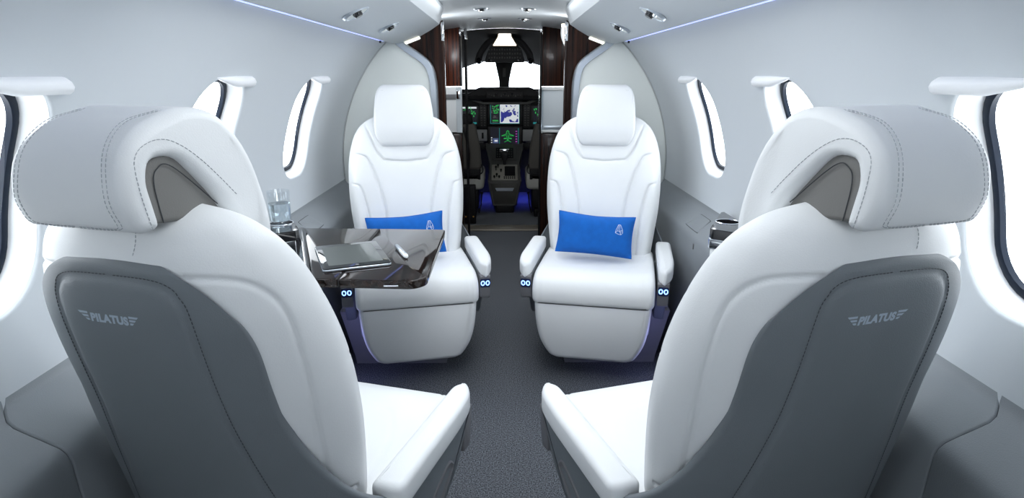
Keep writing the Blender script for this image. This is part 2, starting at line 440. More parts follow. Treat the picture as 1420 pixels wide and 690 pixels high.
# ceiling: recessed centre trough + drop panels either side
def cz(x): return 1.412 - 0.22 * x * x
xs = [-0.42 + 0.84 * i / 16 for i in range(17)]
loops = [[(x, y, cz(x) + (0.012 if y < Y1 - 0.01 else 0)) for x in xs] for y in (Y0, Y1 - 0.02, Y1 + 0.02, 4.42)]
tag(obj('ceiling', loft(loops, closed=False, cap=False), 'ceiling', angle=70), kind='structure')
PSU = [(0.545, 1.266), (0.530, 1.258), (0.521, 1.250), (0.512, 1.2415), (0.498, 1.237), (0.470, 1.240), (0.425, 1.254), (0.375, 1.273), (0.330, 1.2975), (0.292, 1.3225), (0.272, 1.383), (0.275, 1.40), (0.40, 1.42), (0.56, 1.42)]
for sgn, nm in ((-1, 'trim_3'), (1, 'trim_4')):
    loops = []
    for y, k in ((Y0, 1), (1.0, 1), (2.3, 1), (2.86, 1.0), (2.905, 1.0), (2.915, 1.0)):
        loops.append([(sgn * x, y, z) for x, z in PSU])
    tag(obj(nm, loft(loops), 'ceiling', angle=22), kind='structure')
# LED cove strips
for sgn, side in ((-1, 'left'), (1, 'right')):
    r = empty('cove_light', (sgn * 0.5265, 0.8, 1.2475)); tag(r, 'thin blue glowing light strip along the top of the %s wall' % side, 'light strip')
    obj('diffuser', box(-0.0045, 0.0045, -2.05, 2.00, -0.0045, 0.002), 'led', r, smooth=False)
    obj('end_cap', box(-0.004, 0.004, 1.935, 1.943, -0.014, -0.0046), 'black', r, smooth=False)

# ---------------------------------------------------------------- side ledges
LSEC = [(0.764, 0.655), (0.757, 0.622), (0.750, 0.614), (0.741, 0.606), (0.730, 0.597), (0.710, 0.580), (0.690, 0.5625), (0.680, 0.553), (0.674, 0.543), (0.671, 0.528), (0.670, 0.45), (0.664, 0.30), (0.640, 0.06), (0.630, 0.0)]
CUT = [0.845, 0.835, 0.826, 0.816, 0.813, 0.818, 0.824, 0.827, 0.829, 0.832, 0.836, 0.84, 0.845, 0.845]
for sgn, side in ((-1, 'left'), (1, 'right')):
    r = empty('side_ledge', (sgn * 0.67, 1.5, 0)); tag(r, 'long grey leather side ledge running under the %s windows' % side, 'ledge')
    ox, oy = sgn * 0.67, 1.5
    L2 = LSEC
    if True:
        def col(off, ins):
            out = []
            for (x, z), cy in zip(L2, CUT): out.append((sgn * (x + ins * 0.7) - ox, cy + off - oy, z - ins * 0.7))
            return out
        def flat(y): return [(sgn * x - ox, y - oy, z) for x, z in L2]
        obj('ledge_panel', loft([flat(Y0 + 0.01), flat(0.70), col(-0.0045, 0), col(-0.0022, 0.0012), col(-0.001, 0.006)], closed=False, cap=False), 'ledge', r, angle=50)
        obj('ledge_panel', loft([col(0.001, 0.006), col(0.0022, 0.0012), col(0.0045, 0), flat(1.0), flat(2.0), flat(2.893)], closed=False, cap=False), 'ledge', r, angle=50)
        obj('seam_backing', loft([[(sgn * (x + 0.006) - ox, y - oy, z - 0.006) for x, z in L2] for y in (0.78, 0.88)], closed=False, cap=False), 'black', r)
    # pocket lid lying on the sloped top
    def onslope(y, q, h=0.0):   # q: 0 at crease .. 1 at wall
        x = 0.680 + (0.741 - 0.680) * q; z = 0.553 + (0.606 - 0.553) * q
        return (sgn * (x - 0.65 * h) - ox, y - oy, z + 0.75 * h)
    lid = roundpoly([(2.115, 0.10), (2.262, 0.10), (2.238, 0.9), (2.126, 0.9)], 0.03, 4)
    ctr = (2.185, 0.5)
    def ring(k, h): return [onslope(ctr[0] + (a - ctr[0]) * k, ctr[1] + (b - ctr[1]) * k, h) for a, b in lid]
    lo = obj('pocket_lid', loft([ring(0.985, -0.002), ring(0.985, 0.0012), ring(0.96, 0.0022)]), 'ledge', r)
    obj('lid_gap', loft([ring(1.035, 0.0004), ring(0.96, 0.0007)], cap=False), 'black', lo)
    obj('latch', [*slab(rrect(-0.006, -0.011, 0.006, 0.011, 0.005, 3), 0, 0.003, 0.001, 'x', 2)], 'pod', r, loc=(sgn * 0.668 - ox, 2.10 - oy, 0.515))

# ---------------------------------------------------------------- forward bulkhead
for sgn, nm, tn in ((-1, 'wall_front_left', 'trim_5'), (1, 'wall_front_right', 'trim_6')):
    edge = smoothline([(0.500, 1.243), (0.455, 1.208), (0.395, 1.168), (0.360, 1.135), (0.345, 1.085), (0.340, 1.0), (0.340, 0.7), (0.340, 0.3), (0.340, 0.0)], 5)
    wallside = [(RC * math.cos(a), ZC + RC * math.sin(a)) for a in [math.asin((0.56 - ZC) / RC) + (math.asin((1.255 - ZC) / RC) - math.asin((0.56 - ZC) / RC)) * i / 20 for i in range(21)]]
    outline = [(0.64, 0.0), (0.66, 0.3), (0.672, 0.55)] + wallside + edge
    o = [(sgn * x, z) for x, z in outline]
    if sgn < 0: o = list(reversed(o))
    root = obj(nm, slab(o, 2.895, 2.915, 0, 'y'), 'bulkhead', angle=30); tag(root, kind='structure')
    # silver edge band wrapped round the doorway edge
    def off(d): 
        out = []
        for i, p in enumerate(edge):
            a = Vector(edge[max(0, i - 1)]); b = Vector(edge[min(len(edge) - 1, i + 1)]); t = (b - a).normalized(); n = Vector((t.y, -t.x))
            if n.x > 0: n = -n
            out.append(Vector(p) + n * d)
        return out
    loops = []
    for d, y in ((0.004, 2.896), (0.004, 2.888), (-0.020 + 0.022, 2.884), (0.026, 2.884), (0.031, 2.889), (0.032, 2.93)):
        loops.append([(sgn * p[0], y, p[1]) for p in off(d)])
    tag(obj(tn, loft(loops, closed=False, cap=False), 'silver', angle=40), kind='structure')
    # gap line between wall panel and bulkhead
    loops = [[(sgn * (x - 0.001), y, z) for x, z in [((RC - 0.003) * math.cos(a), ZC + (RC - 0.003) * math.sin(a)) for a in [-0.15 + 0.95 * i / 30 for i in range(31)]]] for y in (2.890, 2.8945)]
    tag(obj('trim_%d' % (7 if sgn < 0 else 8), loft(loops, closed=False, cap=False), 'pod', smooth=True), kind='structure')
    # ebony partition beyond the bulkhead
    side = 'left' if sgn < 0 else 'right'
    M['wood'].node_tree.nodes['Principled BSDF'].inputs['Coat Weight'].default_value = 0.1; M['wood'].node_tree.nodes['Principled BSDF'].inputs['Roughness'].default_value = 0.26; M['wood'].node_tree.nodes['Principled BSDF'].inputs['Specular IOR Level'].default_value = 0.16; M['wood_red'].node_tree.nodes['Principled BSDF'].inputs['Coat Weight'].default_value = 0.1; M['wood_red'].node_tree.nodes['Principled BSDF'].inputs['Roughness'].default_value = 0.2
    r = empty('partition', (sgn * 0.45, 3.0, 0)); tag(r, 'tall glossy ebony partition panel behind the %s white bulkhead' % side, 'partition')
    top = [(0.285, 1.345), (0.38, 1.30), (0.46, 1.27), (0.62, 1.26)]
    o = [(0.285, 0.0), (0.62, 0.0)] + list(reversed(top))
    o = [(sgn * (x) - sgn * 0.45, z) for x, z in o]
    if sgn < 0: o = list(reversed(o))
    obj('panel', slab(o, -0.012, 0.02, 0, 'y'), 'wood', r, smooth=False)
    obj('edge_post', slab([(a - sgn * 0.164, b) for a, b in rrect(-0.006, -0.014, 0.006, 0.024, 0.004, 3)], 0.0, 1.335, 0, 'z'), 'wood', r)
    obj('edge_cap', slab([(a - sgn * 0.164, b) for a, b in rrect(-0.0066, -0.0150, 0.0066, 0.0245, 0.004, 3)], 1.255, 1.338, 0.002, 'z', 2), 'chrome', r)
    # warm strip lamp at the end of the drop panel
    s = empty('strip_light', (sgn * 0.415, 2.904, 1.2515)); tag(s, 'short warm white light strip above the %s bulkhead' % side, 'light')
    obj('diffuser', slab(rrect(-0.036, -0.004, 0.036, 0.004, 0.003, 3), -0.002, 0.002, 0.001, 'y', 2), 'warm_lamp', s, rot=(0, sgn * 0.35, 0))
    obj('housing', slab(rrect(-0.039, -0.006, 0.039, 0.007, 0.004, 3), 0.0021, 0.008, 0, 'y'), 'ceiling', s, rot=(0, sgn * 0.35, 0))

# ---------------------------------------------------------------- entry: cabinets with lit glass boxes, pole, sill, ceiling
def cabinet(sgn, x0, x1, side, wm):
    r = empty('divider_cabinet', ((x0 + x1) / 2, 4.1, 0)); cx = (x0 + x1) / 2
    tag(r, 'glossy ebony divider cabinet with a lit glass box on the %s of the cockpit entry' % side, 'cabinet')
    obj('lower_panel', box(x0 - cx, x1 - cx, 0, 0.12, 0, 0.735, 0.004), wm if False else 'wood', r)
    obj('upper_panel', box(x0 - cx, x1 - cx, 0, 0.12, 1.035, 1.398, 0.004), wm, r)
    e = x1 - cx if sgn < 0 else x0 - cx
    obj('edge_strip', box(e - 0.004, e + 0.004, -0.006, 0.126, 1.035, 1.37, 0.002), 'black', r)
    obj('edge_cap', box(e - 0.006, e + 0.006, -0.008, 0.05, 1.345, 1.385, 0.003), 'chrome', r)
    m = 'white_panel' if sgn < 0 else 'frost'
    b = obj('glass_box', box(x0 - cx, x1 - cx, -0.02, 0.11, 0.742, 1.028, 0.004), m, r)
    d = 0.05 if sgn < 0 else 0.035
    if sgn < 0:
        obj('side_glass', box(e - 0.030, e + 0.006, -0.036, -0.0205, 0.742, 1.028, 0.002), 'frost', b)
        obj('shelf_band', box(x0 - cx, x1 - cx - 0.02, -0.026, -0.0202, 0.952, 0.985, 0.002), 'pod', b)
        obj('latch', box(e - 0.028, e - 0.004, -0.044, -0.0365, 0.955, 1.01, 0.003), 'chrome', b)
    else:
        obj('side_glass', box(e - 0.022, e + 0.012, -0.036, -0.0205, 0.738, 1.032, 0.002), 'clear_panel', b)
        obj('top_band', box(e, x1 - cx, -0.026, -0.0202, 1.010, 1.030, 0.002), 'white_panel', b)
        obj('bottom_band', box(e, x1 - cx, -0.026, -0.0202, 0.742, 0.757, 0.002), 'white_panel', b)
        obj('lower_slot', box(e + 0.02, x1 - cx, -0.025, -0.0201, 0.765, 0.785, 0.001), 'silver', b)
cabinet(-1, -0.50, -0.284, 'left', 'wood_red'); cabinet(1, 0.236, 0.50, 'right', 'wood')
lp = empty('door_pole', (-0.252, 4.15, 0)); tag(lp, 'slim black pole rising to the ceiling at the left of the cockpit entry', 'pole')
obj('shaft', lathe([(0.009, 0.0), (0.009, 1.33)], 12), 'black', lp); obj('top_cap', lathe([(0.0115, 1.325), (0.0115, 1.372), (0.007, 1.395)], 12), 'chrome', lp)
obj('foot', lathe([(0.016, 0), (0.016, 0.012), (0.0095, 0.02)], 12), 'black', lp)
rp = empty('door_post', (0.2285, 4.045, 0)); tag(rp, 'narrow dark door post standing beside the right glass box', 'post')
obj('shaft', box(-0.006, 0.006, -0.01, 0.012, 0, 1.36, 0.003), 'black', rp); obj('top_cap', box(-0.007, 0.007, -0.012, 0.014, 1.36, 1.40, 0.003), 'chrome', rp)
cvp = empty('corner_fairing', (0.338, 3.35, 1.30)); tag(cvp, 'small rounded white fairing under the ceiling beside the right partition', 'fairing')
f = roundpoly([(-0.045, 0.055), (-0.048, 0.0), (-0.025, -0.055), (0.02, -0.085), (0.06, -0.085), (0.06, 0.055)], 0.03, 5)
obj('shell', slab(f, -0.02, 0.03, 0.006, 'y', 3), 'white_panel', cvp)
obj('lamp_strip', box(-0.047, 0.03, -0.026, -0.0205, 0.040, 0.056, 0.002), 'warm_lamp', cvp, rot=(0, 0, 0))
tag(obj('trim_9', box(-0.42, 0.42, 4.38, 4.53, 0.0, 0.012, 0.004), 'silver'), kind='structure')
M['sill'] = mat('sill_metal', (0.32, 0.29, 0.24), 0.4, 0.6); bpy.data.objects['trim_9'].data.materials[0] = M['sill']
for sgn in (-1, 1):    # entry side walls
    tag(obj('wall_entry_%s' % ('left' if sgn < 0 else 'right'), box(*sorted((sgn * 0.62, sgn * 0.64)), 2.92, 4.25, 0, 1.40), 'wood', smooth=False), kind='structure')

# ---------------------------------------------------------------- cockpit
xs = [-0.75 + 1.5 * i / 24 for i in range(25)]
def hz(x, y):
    t = (y - 4.42) / 1.45; return 1.4115 - 0.17 * t * t - (0.22 + 0.28 * t) * x * x
loops = [[(x, y, hz(x, y)) for x in xs] for y in [4.42 + 1.45 * i / 10 for i in range(11)]]
M['headliner_dark'] = mat('cockpit_headliner', (0.04, 0.04, 0.042), 0.9, spec=0.03)
tag(obj('ceiling_cockpit', loft(loops, closed=False, cap=False), 'headliner_dark', angle=0), kind='structure')
for sgn in (-1, 1):
    tag(obj('wall_cockpit_%s' % ('left' if sgn < 0 else 'right'), box(*sorted((sgn * 0.72, sgn * 0.75)), 4.25, 6.2, 0, 1.32), 'cockpit_dark', smooth=False), kind='structure')
tag(obj('wall_nose', box(-0.75, 0.75, 5.95, 6.0, 0, 0.93), 'cockpit_dark', smooth=False), kind='structure')
for i, sgn in ((9, -1), (10, 1)):
    w = empty('window_%d' % i, (sgn * 0.35, 5.9, 1.07)); tag(w, kind='structure')
    o = roundpoly([(-0.345 if sgn > 0 else -0.33, -0.16), (0.33 if sgn > 0 else 0.345, -0.16), (0.33 if sgn > 0 else 0.30, 0.16), (-0.30 if sgn > 0 else -0.33, 0.16)], [0.03, 0.03, 0.10, 0.10], 6)
    obj('pane', slab(o, 0.0, 0.008, 0, 'y'), 'pane', w)
    big = [(-0.42, -0.24), (0.42, -0.24), (0.42, 0.26), (-0.42, 0.26)]
    N = len(o); fr = []
    L0 = [(a, -0.03, b) for a, b in inset(o, -0.02)]; L1 = [(a, -0.03, b) for a, b in o]; L2_ = [(a, 0.02, b) for a, b in o]
    obj('frame', loft([L0, L1, L2_], cap=False), 'cockpit_dark', w)
cp = empty('windscreen_post', (-0.006, 5.86, 0.9)); tag(cp, 'dark centre post between the two bright cockpit windscreens', 'post')
obj('column', slab(roundpoly([(-0.042, 0.0), (0.042, 0.0), (0.046, 0.16), (0.085, 0.33), (-0.085, 0.33), (-0.046, 0.16)], 0.03, 4), -0.03, 0.02, 0.006, 'y', 3), 'cockpit_dark', cp)
obj('compass_bracket', box(-0.014, 0.014, -0.05, -0.03, 0.19, 0.27, 0.004), 'cockpit_grey', cp)

# overhead console with its bright lamp
oc = empty('overhead_console', (0, 5.0, 1.285)); tag(oc, 'dark overhead switch console hanging under the cockpit ceiling', 'console')
obj('body', slab(roundpoly([(-0.16, -0.085), (0.16, -0.085), (0.125, 0.02), (0.06, 0.085), (-0.06, 0.085), (-0.125, 0.02)], 0.02, 4), 0, 0.05, 0.006, 'y', 3), 'cockpit_dark', oc)
for sgn in (-1, 1):
    obj('side_arm', tube(catmull([(sgn * 0.060, 0.0, 0.095), (sgn * 0.13, -0.01, 0.06), (sgn * 0.19, -0.02, -0.02), (sgn * 0.205, -0.03, -0.085)], 6), [0.020 + 0.0004 * i for i in range(19)], 10), 'headliner_dark', oc)
    obj('reading_lamp', lathe([(0.0, -0.02), (0.018, -0.018), (0.022, 0.0), (0.016, 0.02)], 12), 'black_gloss', oc, loc=(sgn * 0.20, -0.06, -0.075), rot=(rad(60), 0, 0))
g = G()
for j in range(3):
    for i in range(13): g.add(box(-0.12 + i * 0.02 - 0.005, -0.12 + i * 0.02 + 0.005, -0.006, 0.0, -0.055 + j * 0.03, -0.047 + j * 0.03 + (i % 3) * 0.003))
tag(g.build('switch_row', 'cockpit_grey', oc, smooth=False), kind='stuff')
for x in (-0.11, 0.11): obj('knob', box(x - 0.018, x + 0.018, -0.012, 0.0, -0.075, -0.062, 0.003), 'black_gloss', oc)
lampq = roundpoly([(-0.088, 0.038), (0.088, 0.038), (0.048, 0.100), (0.046, 0.122), (-0.046, 0.122), (-0.048, 0.100)], 0.006, 3)
ll = empty('dome_lamp', (0, 4.80, 1.278)); tag(ll, 'glowing trapezoid lamp at the top of the cockpit ceiling', 'lamp')
obj('diffuser', slab(lampq, -0.004, 0.006, 0.001, 'y', 2), 'white_lamp', ll)
obj('rim', slab(inset(lampq, -0.006), -0.001, 0.009, 0, 'y'), 'tan', ll)

# glareshield and instrument panel
ip = empty('instrument_panel', (0, 5.45, 0)); tag(ip, 'black cockpit instrument panel with glareshield and glowing flight displays', 'instrument panel')
obj('panel', box(-0.72, 0.72, 0, 0.04, 0.545, 0.99, 0.006), 'black', ip)
gs = roundpoly([(-0.74, 0.93), (-0.34, 0.93), (-0.30, 0.90), (0.30, 0.90), (0.34, 0.93), (0.74, 0.93), (0.74, 0.955), (0.30, 0.958), (0.225, 1.004), (-0.225, 1.004), (-0.30, 0.958), (-0.74, 0.955)], 0.02, 4)
obj('glareshield', slab(gs, -0.16, 0.36, 0.012, 'y', 3), 'black', ip)
gc = obj('guidance_panel', box(-0.155, 0.155, -0.172, -0.155, 0.918, 0.975, 0.006), 'cockpit_dark', ip)
g = G()
for x in [-0.13 + 0.02 * i for i in range(14)]: g.add(box(x - 0.006, x + 0.006, -0.178, -0.171, 0.932 + 0.01 * (int(x * 1000) % 3), 0.947, 0.002))
tag(g.build('guidance_button', 'cockpit_grey', gc), kind='stuff')
for x in (-0.07, 0.0, 0.06): obj('guidance_knob', lathe([(0.009, 0), (0.009, 0.016), (0.006, 0.018)], 10), 'black_gloss', gc, loc=(x, -0.172, 0.955), rot=(rad(90), 0, 0))
obj('shield_strip', box(-0.09, 0.09, -0.170, -0.155, 0.990, 0.996, 0.001), 'cockpit_grey', ip)
# brow below the glareshield
obj('lower_brow', slab(roundpoly([(-0.30, 0.93), (-0.185, 0.885), (0.185, 0.885), (0.30, 0.93), (0.30, 0.905), (0.19, 0.866), (-0.19, 0.866), (-0.30, 0.905)][::-1], 0.01, 3), -0.13, -0.05, 0.004, 'y', 2), 'cockpit_grey', ip)
def display(name, x0, x1, z0, z1, lb=None):
    d = obj(name, box(x0 - 0.024, x1 + 0.024, -0.03, 0.0, z0 - 0.014, z1 + 0.012, 0.006), 'screen_bezel', ip); return d
def q(x0, x1, z0, z1, y=-0.0315): return box(x0, x1, y, y + 0.0012, z0, z1)
d1 = display('main_display', -0.126, 0.126, 0.700, 0.878)
obj('screen_face', q(-0.126, 0.126, 0.700, 0.878, -0.0308), 'scr_teal', d1, smooth=False)
obj('map_frame', q(-0.042, 0.122, 0.704, 0.872, -0.0318), 'scr_white', d1, smooth=False)
obj('map_area', q(-0.036, 0.115, 0.712, 0.855, -0.0328), 'map', d1, smooth=False)
obj('engine_page', q(-0.122, -0.046, 0.704, 0.872, -0.0318), 'scr_black', d1, smooth=False)
g = G()
random.seed(3)
for i in range(34):
    x = -0.112 + random.random() * 0.055; z = 0.785 + random.random() * 0.07; g.add(q(x, x + 0.006 + random.random() * 0.008, z, z + 0.003 + random.random() * 0.003, -0.0328))
g.add(q(-0.108, -0.06, 0.728, 0.732, -0.0328)); g.add(q(-0.108, -0.055, 0.720, 0.724, -0.0328))
tag(g.build('engine_symbol', 'scr_green', d1, smooth=False), kind='stuff')
g = G(); g.add(q(-0.108, -0.062, 0.708, 0.714, -0.0328)); g.add(q(-0.104, -0.07, 0.745, 0.768, -0.0326)); g.add(q(-0.118, -0.07, 0.86, 0.868, -0.0328)); g.add(q(-0.118, -0.105, 0.790, 0.815, -0.0326))
tag(g.build('engine_readout', 'cockpit_pale', d1, smooth=False), kind='stuff')
d2 = display('lower_display', -0.126, 0.126, 0.494, 0.664)
obj('screen_face', q(-0.126, 0.126, 0.494, 0.664, -0.0308), 'scr_black', d2, smooth=False)
g = G()
for a in ((-0.050, -0.046, 0.502, 0.664), (0.115, 0.119, 0.502, 0.664), (-0.050, 0.119, 0.502, 0.507)): g.add(q(*a, y=-0.0318))
g.build('page_frame', 'scr_teal', d2, smooth=False)
obj('light_patch', q(-0.105, -0.058, 0.532, 0.575, -0.0316), 'scr_glow', d2, smooth=False)
g = G()
for i in range(4): g.add(q(-0.122, -0.112, 0.515 + 0.02 * i, 0.523 + 0.02 * i, -0.0318))
g.add(q(-0.10, -0.06, 0.512, 0.517, -0.0318)); g.add(q(-0.092, -0.065, 0.546, 0.56, -0.0322))
tag(g.build('readout', 'scr_white', d2, smooth=False), kind='stuff')
g = G()
for i in range(6): g.add(q(0.092, 0.106, 0.52 + 0.022 * i, 0.528 + 0.022 * i, -0.0318))
tag(g.build('readout_column', 'scr_magenta', d2, smooth=False), kind='stuff')
g = G()    # synoptic aircraft outline
def bar(ax, az, bx, bz, w=0.0035):
    a = Vector((ax, -0.0322, az)); b = Vector((bx, -0.0322, bz)); g.add(tube([a, b], w * 0.6, 6))
ax0, az0 = 0.024, 0.60
for s in (-1, 1):
    bar(ax0 + s * 0.010, az0 + 0.035, ax0 + s * 0.013, az0 + 0.005); bar(ax0 + s * 0.013, az0 + 0.012, ax0 + s * 0.055, az0 - 0.004); bar(ax0 + s * 0.055, az0 - 0.004, ax0 + s * 0.016, az0 - 0.002)
    bar(ax0 + s * 0.010, az0, ax0 + s * 0.004, az0 - 0.045); bar(ax0 + s * 0.004, az0 - 0.045, ax0 + s * 0.03, az0 - 0.058); bar(ax0 + s * 0.012, az0 - 0.025, ax0 + s * 0.035, az0 - 0.028, 0.008); bar(ax0, az0 + 0.042, ax0 + s * 0.010, az0 + 0.034)
bar(ax0, az0 + 0.042, ax0, az0 - 0.05, 0.002)
g.build('aircraft_symbol', 'scr_green', d2, smooth=False)
for sgn, nm in ((-1, 'left'), (1, 'right')):
    x0, x1 = sorted((sgn * 0.245, sgn * 0.45))
    d = display('side_display', x0, x1, 0.690, 0.845)
    obj('screen_face', q(x0, x1, 0.690, 0.845, -0.0308), 'scr_black', d, smooth=False)
    g = G()
    for i in range(40):
        x = x0 + random.random() * 0.19; z = 0.735 + random.random() * 0.10; g.add(q(x, x + 0.008, z, z + 0.006 + random.random() * 0.01, -0.0318))
    tag(g.build('flight_symbol', 'scr_green', d, smooth=False), kind='stuff')
    obj('horizon_band', q(x0, x1, 0.698, 0.712, -0.0316), 'scr_teal', d, smooth=False)
    if sgn < 0: obj('header_band', q(x0 + 0.05, x1, 0.828, 0.842, -0.0318), 'scr_white', d, smooth=False)
    rs = obj('radio_stack', box(*sorted((sgn * 0.158, sgn * 0.222)), -0.026, 0, 0.665, 0.875, 0.004), 'screen_bezel', ip)
    g = G()
    for i in range(9):
        for j in range(2): g.add(box(sgn * 0.176 + j * sgn * 0.026 - 0.007, sgn * 0.176 + j * sgn * 0.026 + 0.007, -0.03, -0.025, 0.682 + 0.021 * i, 0.690 + 0.021 * i, 0.001))
    tag(g.build('radio_button', 'cockpit_grey', rs), kind='stuff')
    pl = obj('pale_panel', box(*sorted((sgn * 0.155, sgn * 0.36)), -0.02, 0.0, 0.548, 0.648, 0.006), 'cockpit_pale', ip)
    if sgn < 0: obj('grip_slot', box(sgn * 0.195 - 0.008, sgn * 0.195 + 0.008, -0.024, -0.0195, 0.572, 0.622, 0.004), 'black', pl)

# pedestal
pe = empty('centre_pedestal', (-0.004, 5.0, 0)); tag(pe, 'grey centre pedestal with throttle lever between the cockpit seats', 'pedestal')
secs = [(0.0, 0.092, 0.09, 0.06), (0.0, 0.10, 0.10, 0.10), (0.0, 0.134, 0.13, 0.262)]
body = G()
def trap(y, wb, wt, zb, zt): return [(-wb, y, zb), (wb, y, zb), (wt, y, zt), (-wt, y, zt)]
v, f_ = loft([trap(0.0, 0.093, 0.134, 0.065, 0.265), trap(0.16, 0.10, 0.118, 0.06, 0.385), trap(0.36, 0.12, 0.158, 0.06, 0.50), trap(0.435, 0.12, 0.165, 0.06, 0.535)])
obj('body', (v, f_), 'cockpit_grey', pe, smooth=False)
obj('front_panel', slab(roundpoly([(-0.084, 0.078), (0.084, 0.078), (0.118, 0.25), (-0.118, 0.25)], 0.006, 3), -0.006, 0.002, 0.002, 'y', 2), 'plinth', pe)
M['front_panel'] = mat('pedestal_front', (0.045, 0.043, 0.038), 0.5); pe.children[-1].data.materials[0] = M['front_panel']
obj('plate', slab(roundpoly([(-0.066, 0.186), (0.066, 0.186), (0.078, 0.212), (-0.078, 0.212)], 0.002, 2), -0.0085, -0.0065, 0, 'y'), 'silver', pe)
obj('toe_box', box(-0.075, 0.075, 0.004, 0.2, 0.0, 0.066, 0.01), 'black', pe)
for sgn in (-1, 1): obj('front_rail', tube([(sgn * 0.095, -0.004, 0.066), (sgn * 0.134, -0.004, 0.264), (sgn * 0.119, 0.158, 0.386), (sgn * 0.158, 0.358, 0.50)], 0.006, 6), 'cockpit_grey', pe)
sl = math.atan2(0.12, 0.16)
dk = obj('deck', box(-0.108, 0.108, 0.008, 0.185, 0.0, 0.006, 0.004), 'cockpit_pale', pe, loc=(0, 0.006, 0.268), rot=(sl, 0, 0))
M['deck'] = mat('pedestal_deck', (0.30, 0.29, 0.25), 0.5); dk.data.materials[0] = M['deck']
obj('keypad', box(0.0, 0.088, 0.05, 0.16, 0.006, 0.012, 0.003), 'black', dk)
g = G()
for i in range(6):
    for j in range(2): g.add(box(-0.002 + 0.017 * i - 0.005, -0.002 + 0.017 * i + 0.005, 0.018 + 0.016 * j, 0.028 + 0.016 * j, 0.006, 0.010, 0.001))
tag(g.build('button', 'black', dk), kind='stuff')
for x, y, h in ((-0.085, 0.03, 0.03), (-0.065, 0.045, 0.04), (-0.045, 0.03, 0.03), (-0.072, 0.12, 0.05), (-0.03, 0.10, 0.035), (-0.055, 0.15, 0.04)):
    obj('lever', lathe([(0.005, 0.005), (0.004, h * 0.6), (0.009, h * 0.7), (0.008, h)], 8), 'black', dk, loc=(x, y, 0))
up = obj('upper_panel', box(-0.105, 0.105, 0.0, 0.17, 0.0, 0.006, 0.004), 'cockpit_pale', pe, loc=(0, 0.20, 0.412), rot=(rad(31), 0, 0)); up.data.materials[0] = M['cockpit_grey']
obj('switch_plate', box(-0.075, 0.075, 0.02, 0.16, 0.006, 0.010, 0.003), 'black', up)
g = G()
for i in range(7):
    for j in range(4): g.add(box(-0.066 + 0.02 * i, -0.056 + 0.02 * i, 0.03 + 0.032 * j, 0.042 + 0.032 * j, 0.010, 0.014, 0.001))
tag(g.build('switch', 'cockpit_grey', up), kind='stuff')
th_ = obj('throttle_stem', box(-0.012, 0.012, -0.012, 0.012, 0.0, 0.11, 0.004), 'black', pe, loc=(0, 0.15, 0.38), rot=(rad(-6), 0, 0))
obj('throttle_handle', box(-0.046, 0.046, -0.016, 0.016, 0.108, 0.135, 0.007), 'chrome', th_)
obj('throttle_skirt', slab(roundpoly([(-0.022, 0.04), (0.022, 0.04), (0.034, 0.108), (-0.034, 0.108)], 0.006, 3), -0.014, 0.014, 0.003, 'y', 2), 'black', th_)

# cockpit seats
def cockpit_seat(sgn, side):
    r = empty('pilot_seat', (sgn * 0.345, 4.95, 0)); tag(r, 'dark grey pilot seat on the %s of the centre pedestal' % side, 'seat')
    bo = roundpoly([(-0.165, 0.385), (0.160, 0.385), (0.150, 0.55), (0.115, 0.735), (0.07, 0.76), (-0.07, 0.76), (-0.115, 0.735), (-0.15, 0.55)], 0.03, 5)
    obj('backrest', slab(bo, -0.11, -0.03, 0.02, 'y', 4), 'cockpit_seat', r)
    obj('headrest', slab(roundpoly([(-0.10, 0.735), (0.10, 0.735), (0.09, 0.82), (-0.09, 0.82)], 0.03, 5), -0.12, -0.04, 0.02, 'y', 4), 'black', r)
    obj('cushion', slab(rrect(-0.175, -0.10, 0.175, 0.36, 0.05, 5), 0.22, 0.36, 0.03, 'z', 4), 'cockpit_fleece', r)
    obj('back_gap', box(-0.15, 0.15, -0.10, -0.05, 0.30, 0.40, 0.01), 'black', r)
    obj('frame', box(-0.13, 0.13, -0.06, 0.30, 0.06, 0.23, 0.01), 'black', r)
    obj('rail', box(-0.11, -0.08, -0.10, 0.34, 0.0, 0.06, 0.004), 'black', r); obj('rail', box(0.08, 0.11, -0.10, 0.34, 0.0, 0.06, 0.004), 'black', r)
    s = -sgn
    obj('adjust_lever', tube([(s * 0.155, -0.06, 0.18), (s * 0.15, -0.07, 0.10), (s * 0.132, -0.075, 0.03)], [0.008, 0.005, 0.006], 8), 'black', r)
    obj('lever_knob', lathe([(0.0, -0.012), (0.012, -0.008), (0.013, 0.006), (0.0, 0.012)], 10), 'black', r, loc=(s * 0.156, -0.06, 0.19))
    obj('belt_loop', tube(catmull([(s * 0.16, -0.115, 0.43), (s * 0.165, -0.125, 0.365), (s * 0.08, -0.14, 0.345), (s * 0.0, -0.13, 0.37)], 6), 0.006, 6), 'black', r)
    obj('shoulder_strap', tube(catmull([(s * 0.02, -0.125, 0.72), (s * 0.06, -0.125, 0.55), (s * 0.05, -0.13, 0.33)], 6), 0.009, 6), 'black', r)
cockpit_seat(-1, 'left'); cockpit_seat(1, 'right')
bo = empty('belt_box', (-0.27, 4.60, 0)); tag(bo, 'black seat column with two brass studs behind the left pilot seat', 'seat mount')
obj('column', box(-0.045, 0.045, 0, 0.08, 0, 0.30, 0.01), 'black', bo)
M['brass'] = mat('brass', (0.7, 0.4, 0.1), 0.3, 1.0)
for x in (-0.032, 0.026): obj('stud', lathe([(0.006, 0), (0.006, 0.006), (0.003, 0.008)], 10), 'brass', bo, loc=(x, -0.001, 0.06), rot=(rad(90), 0, 0))
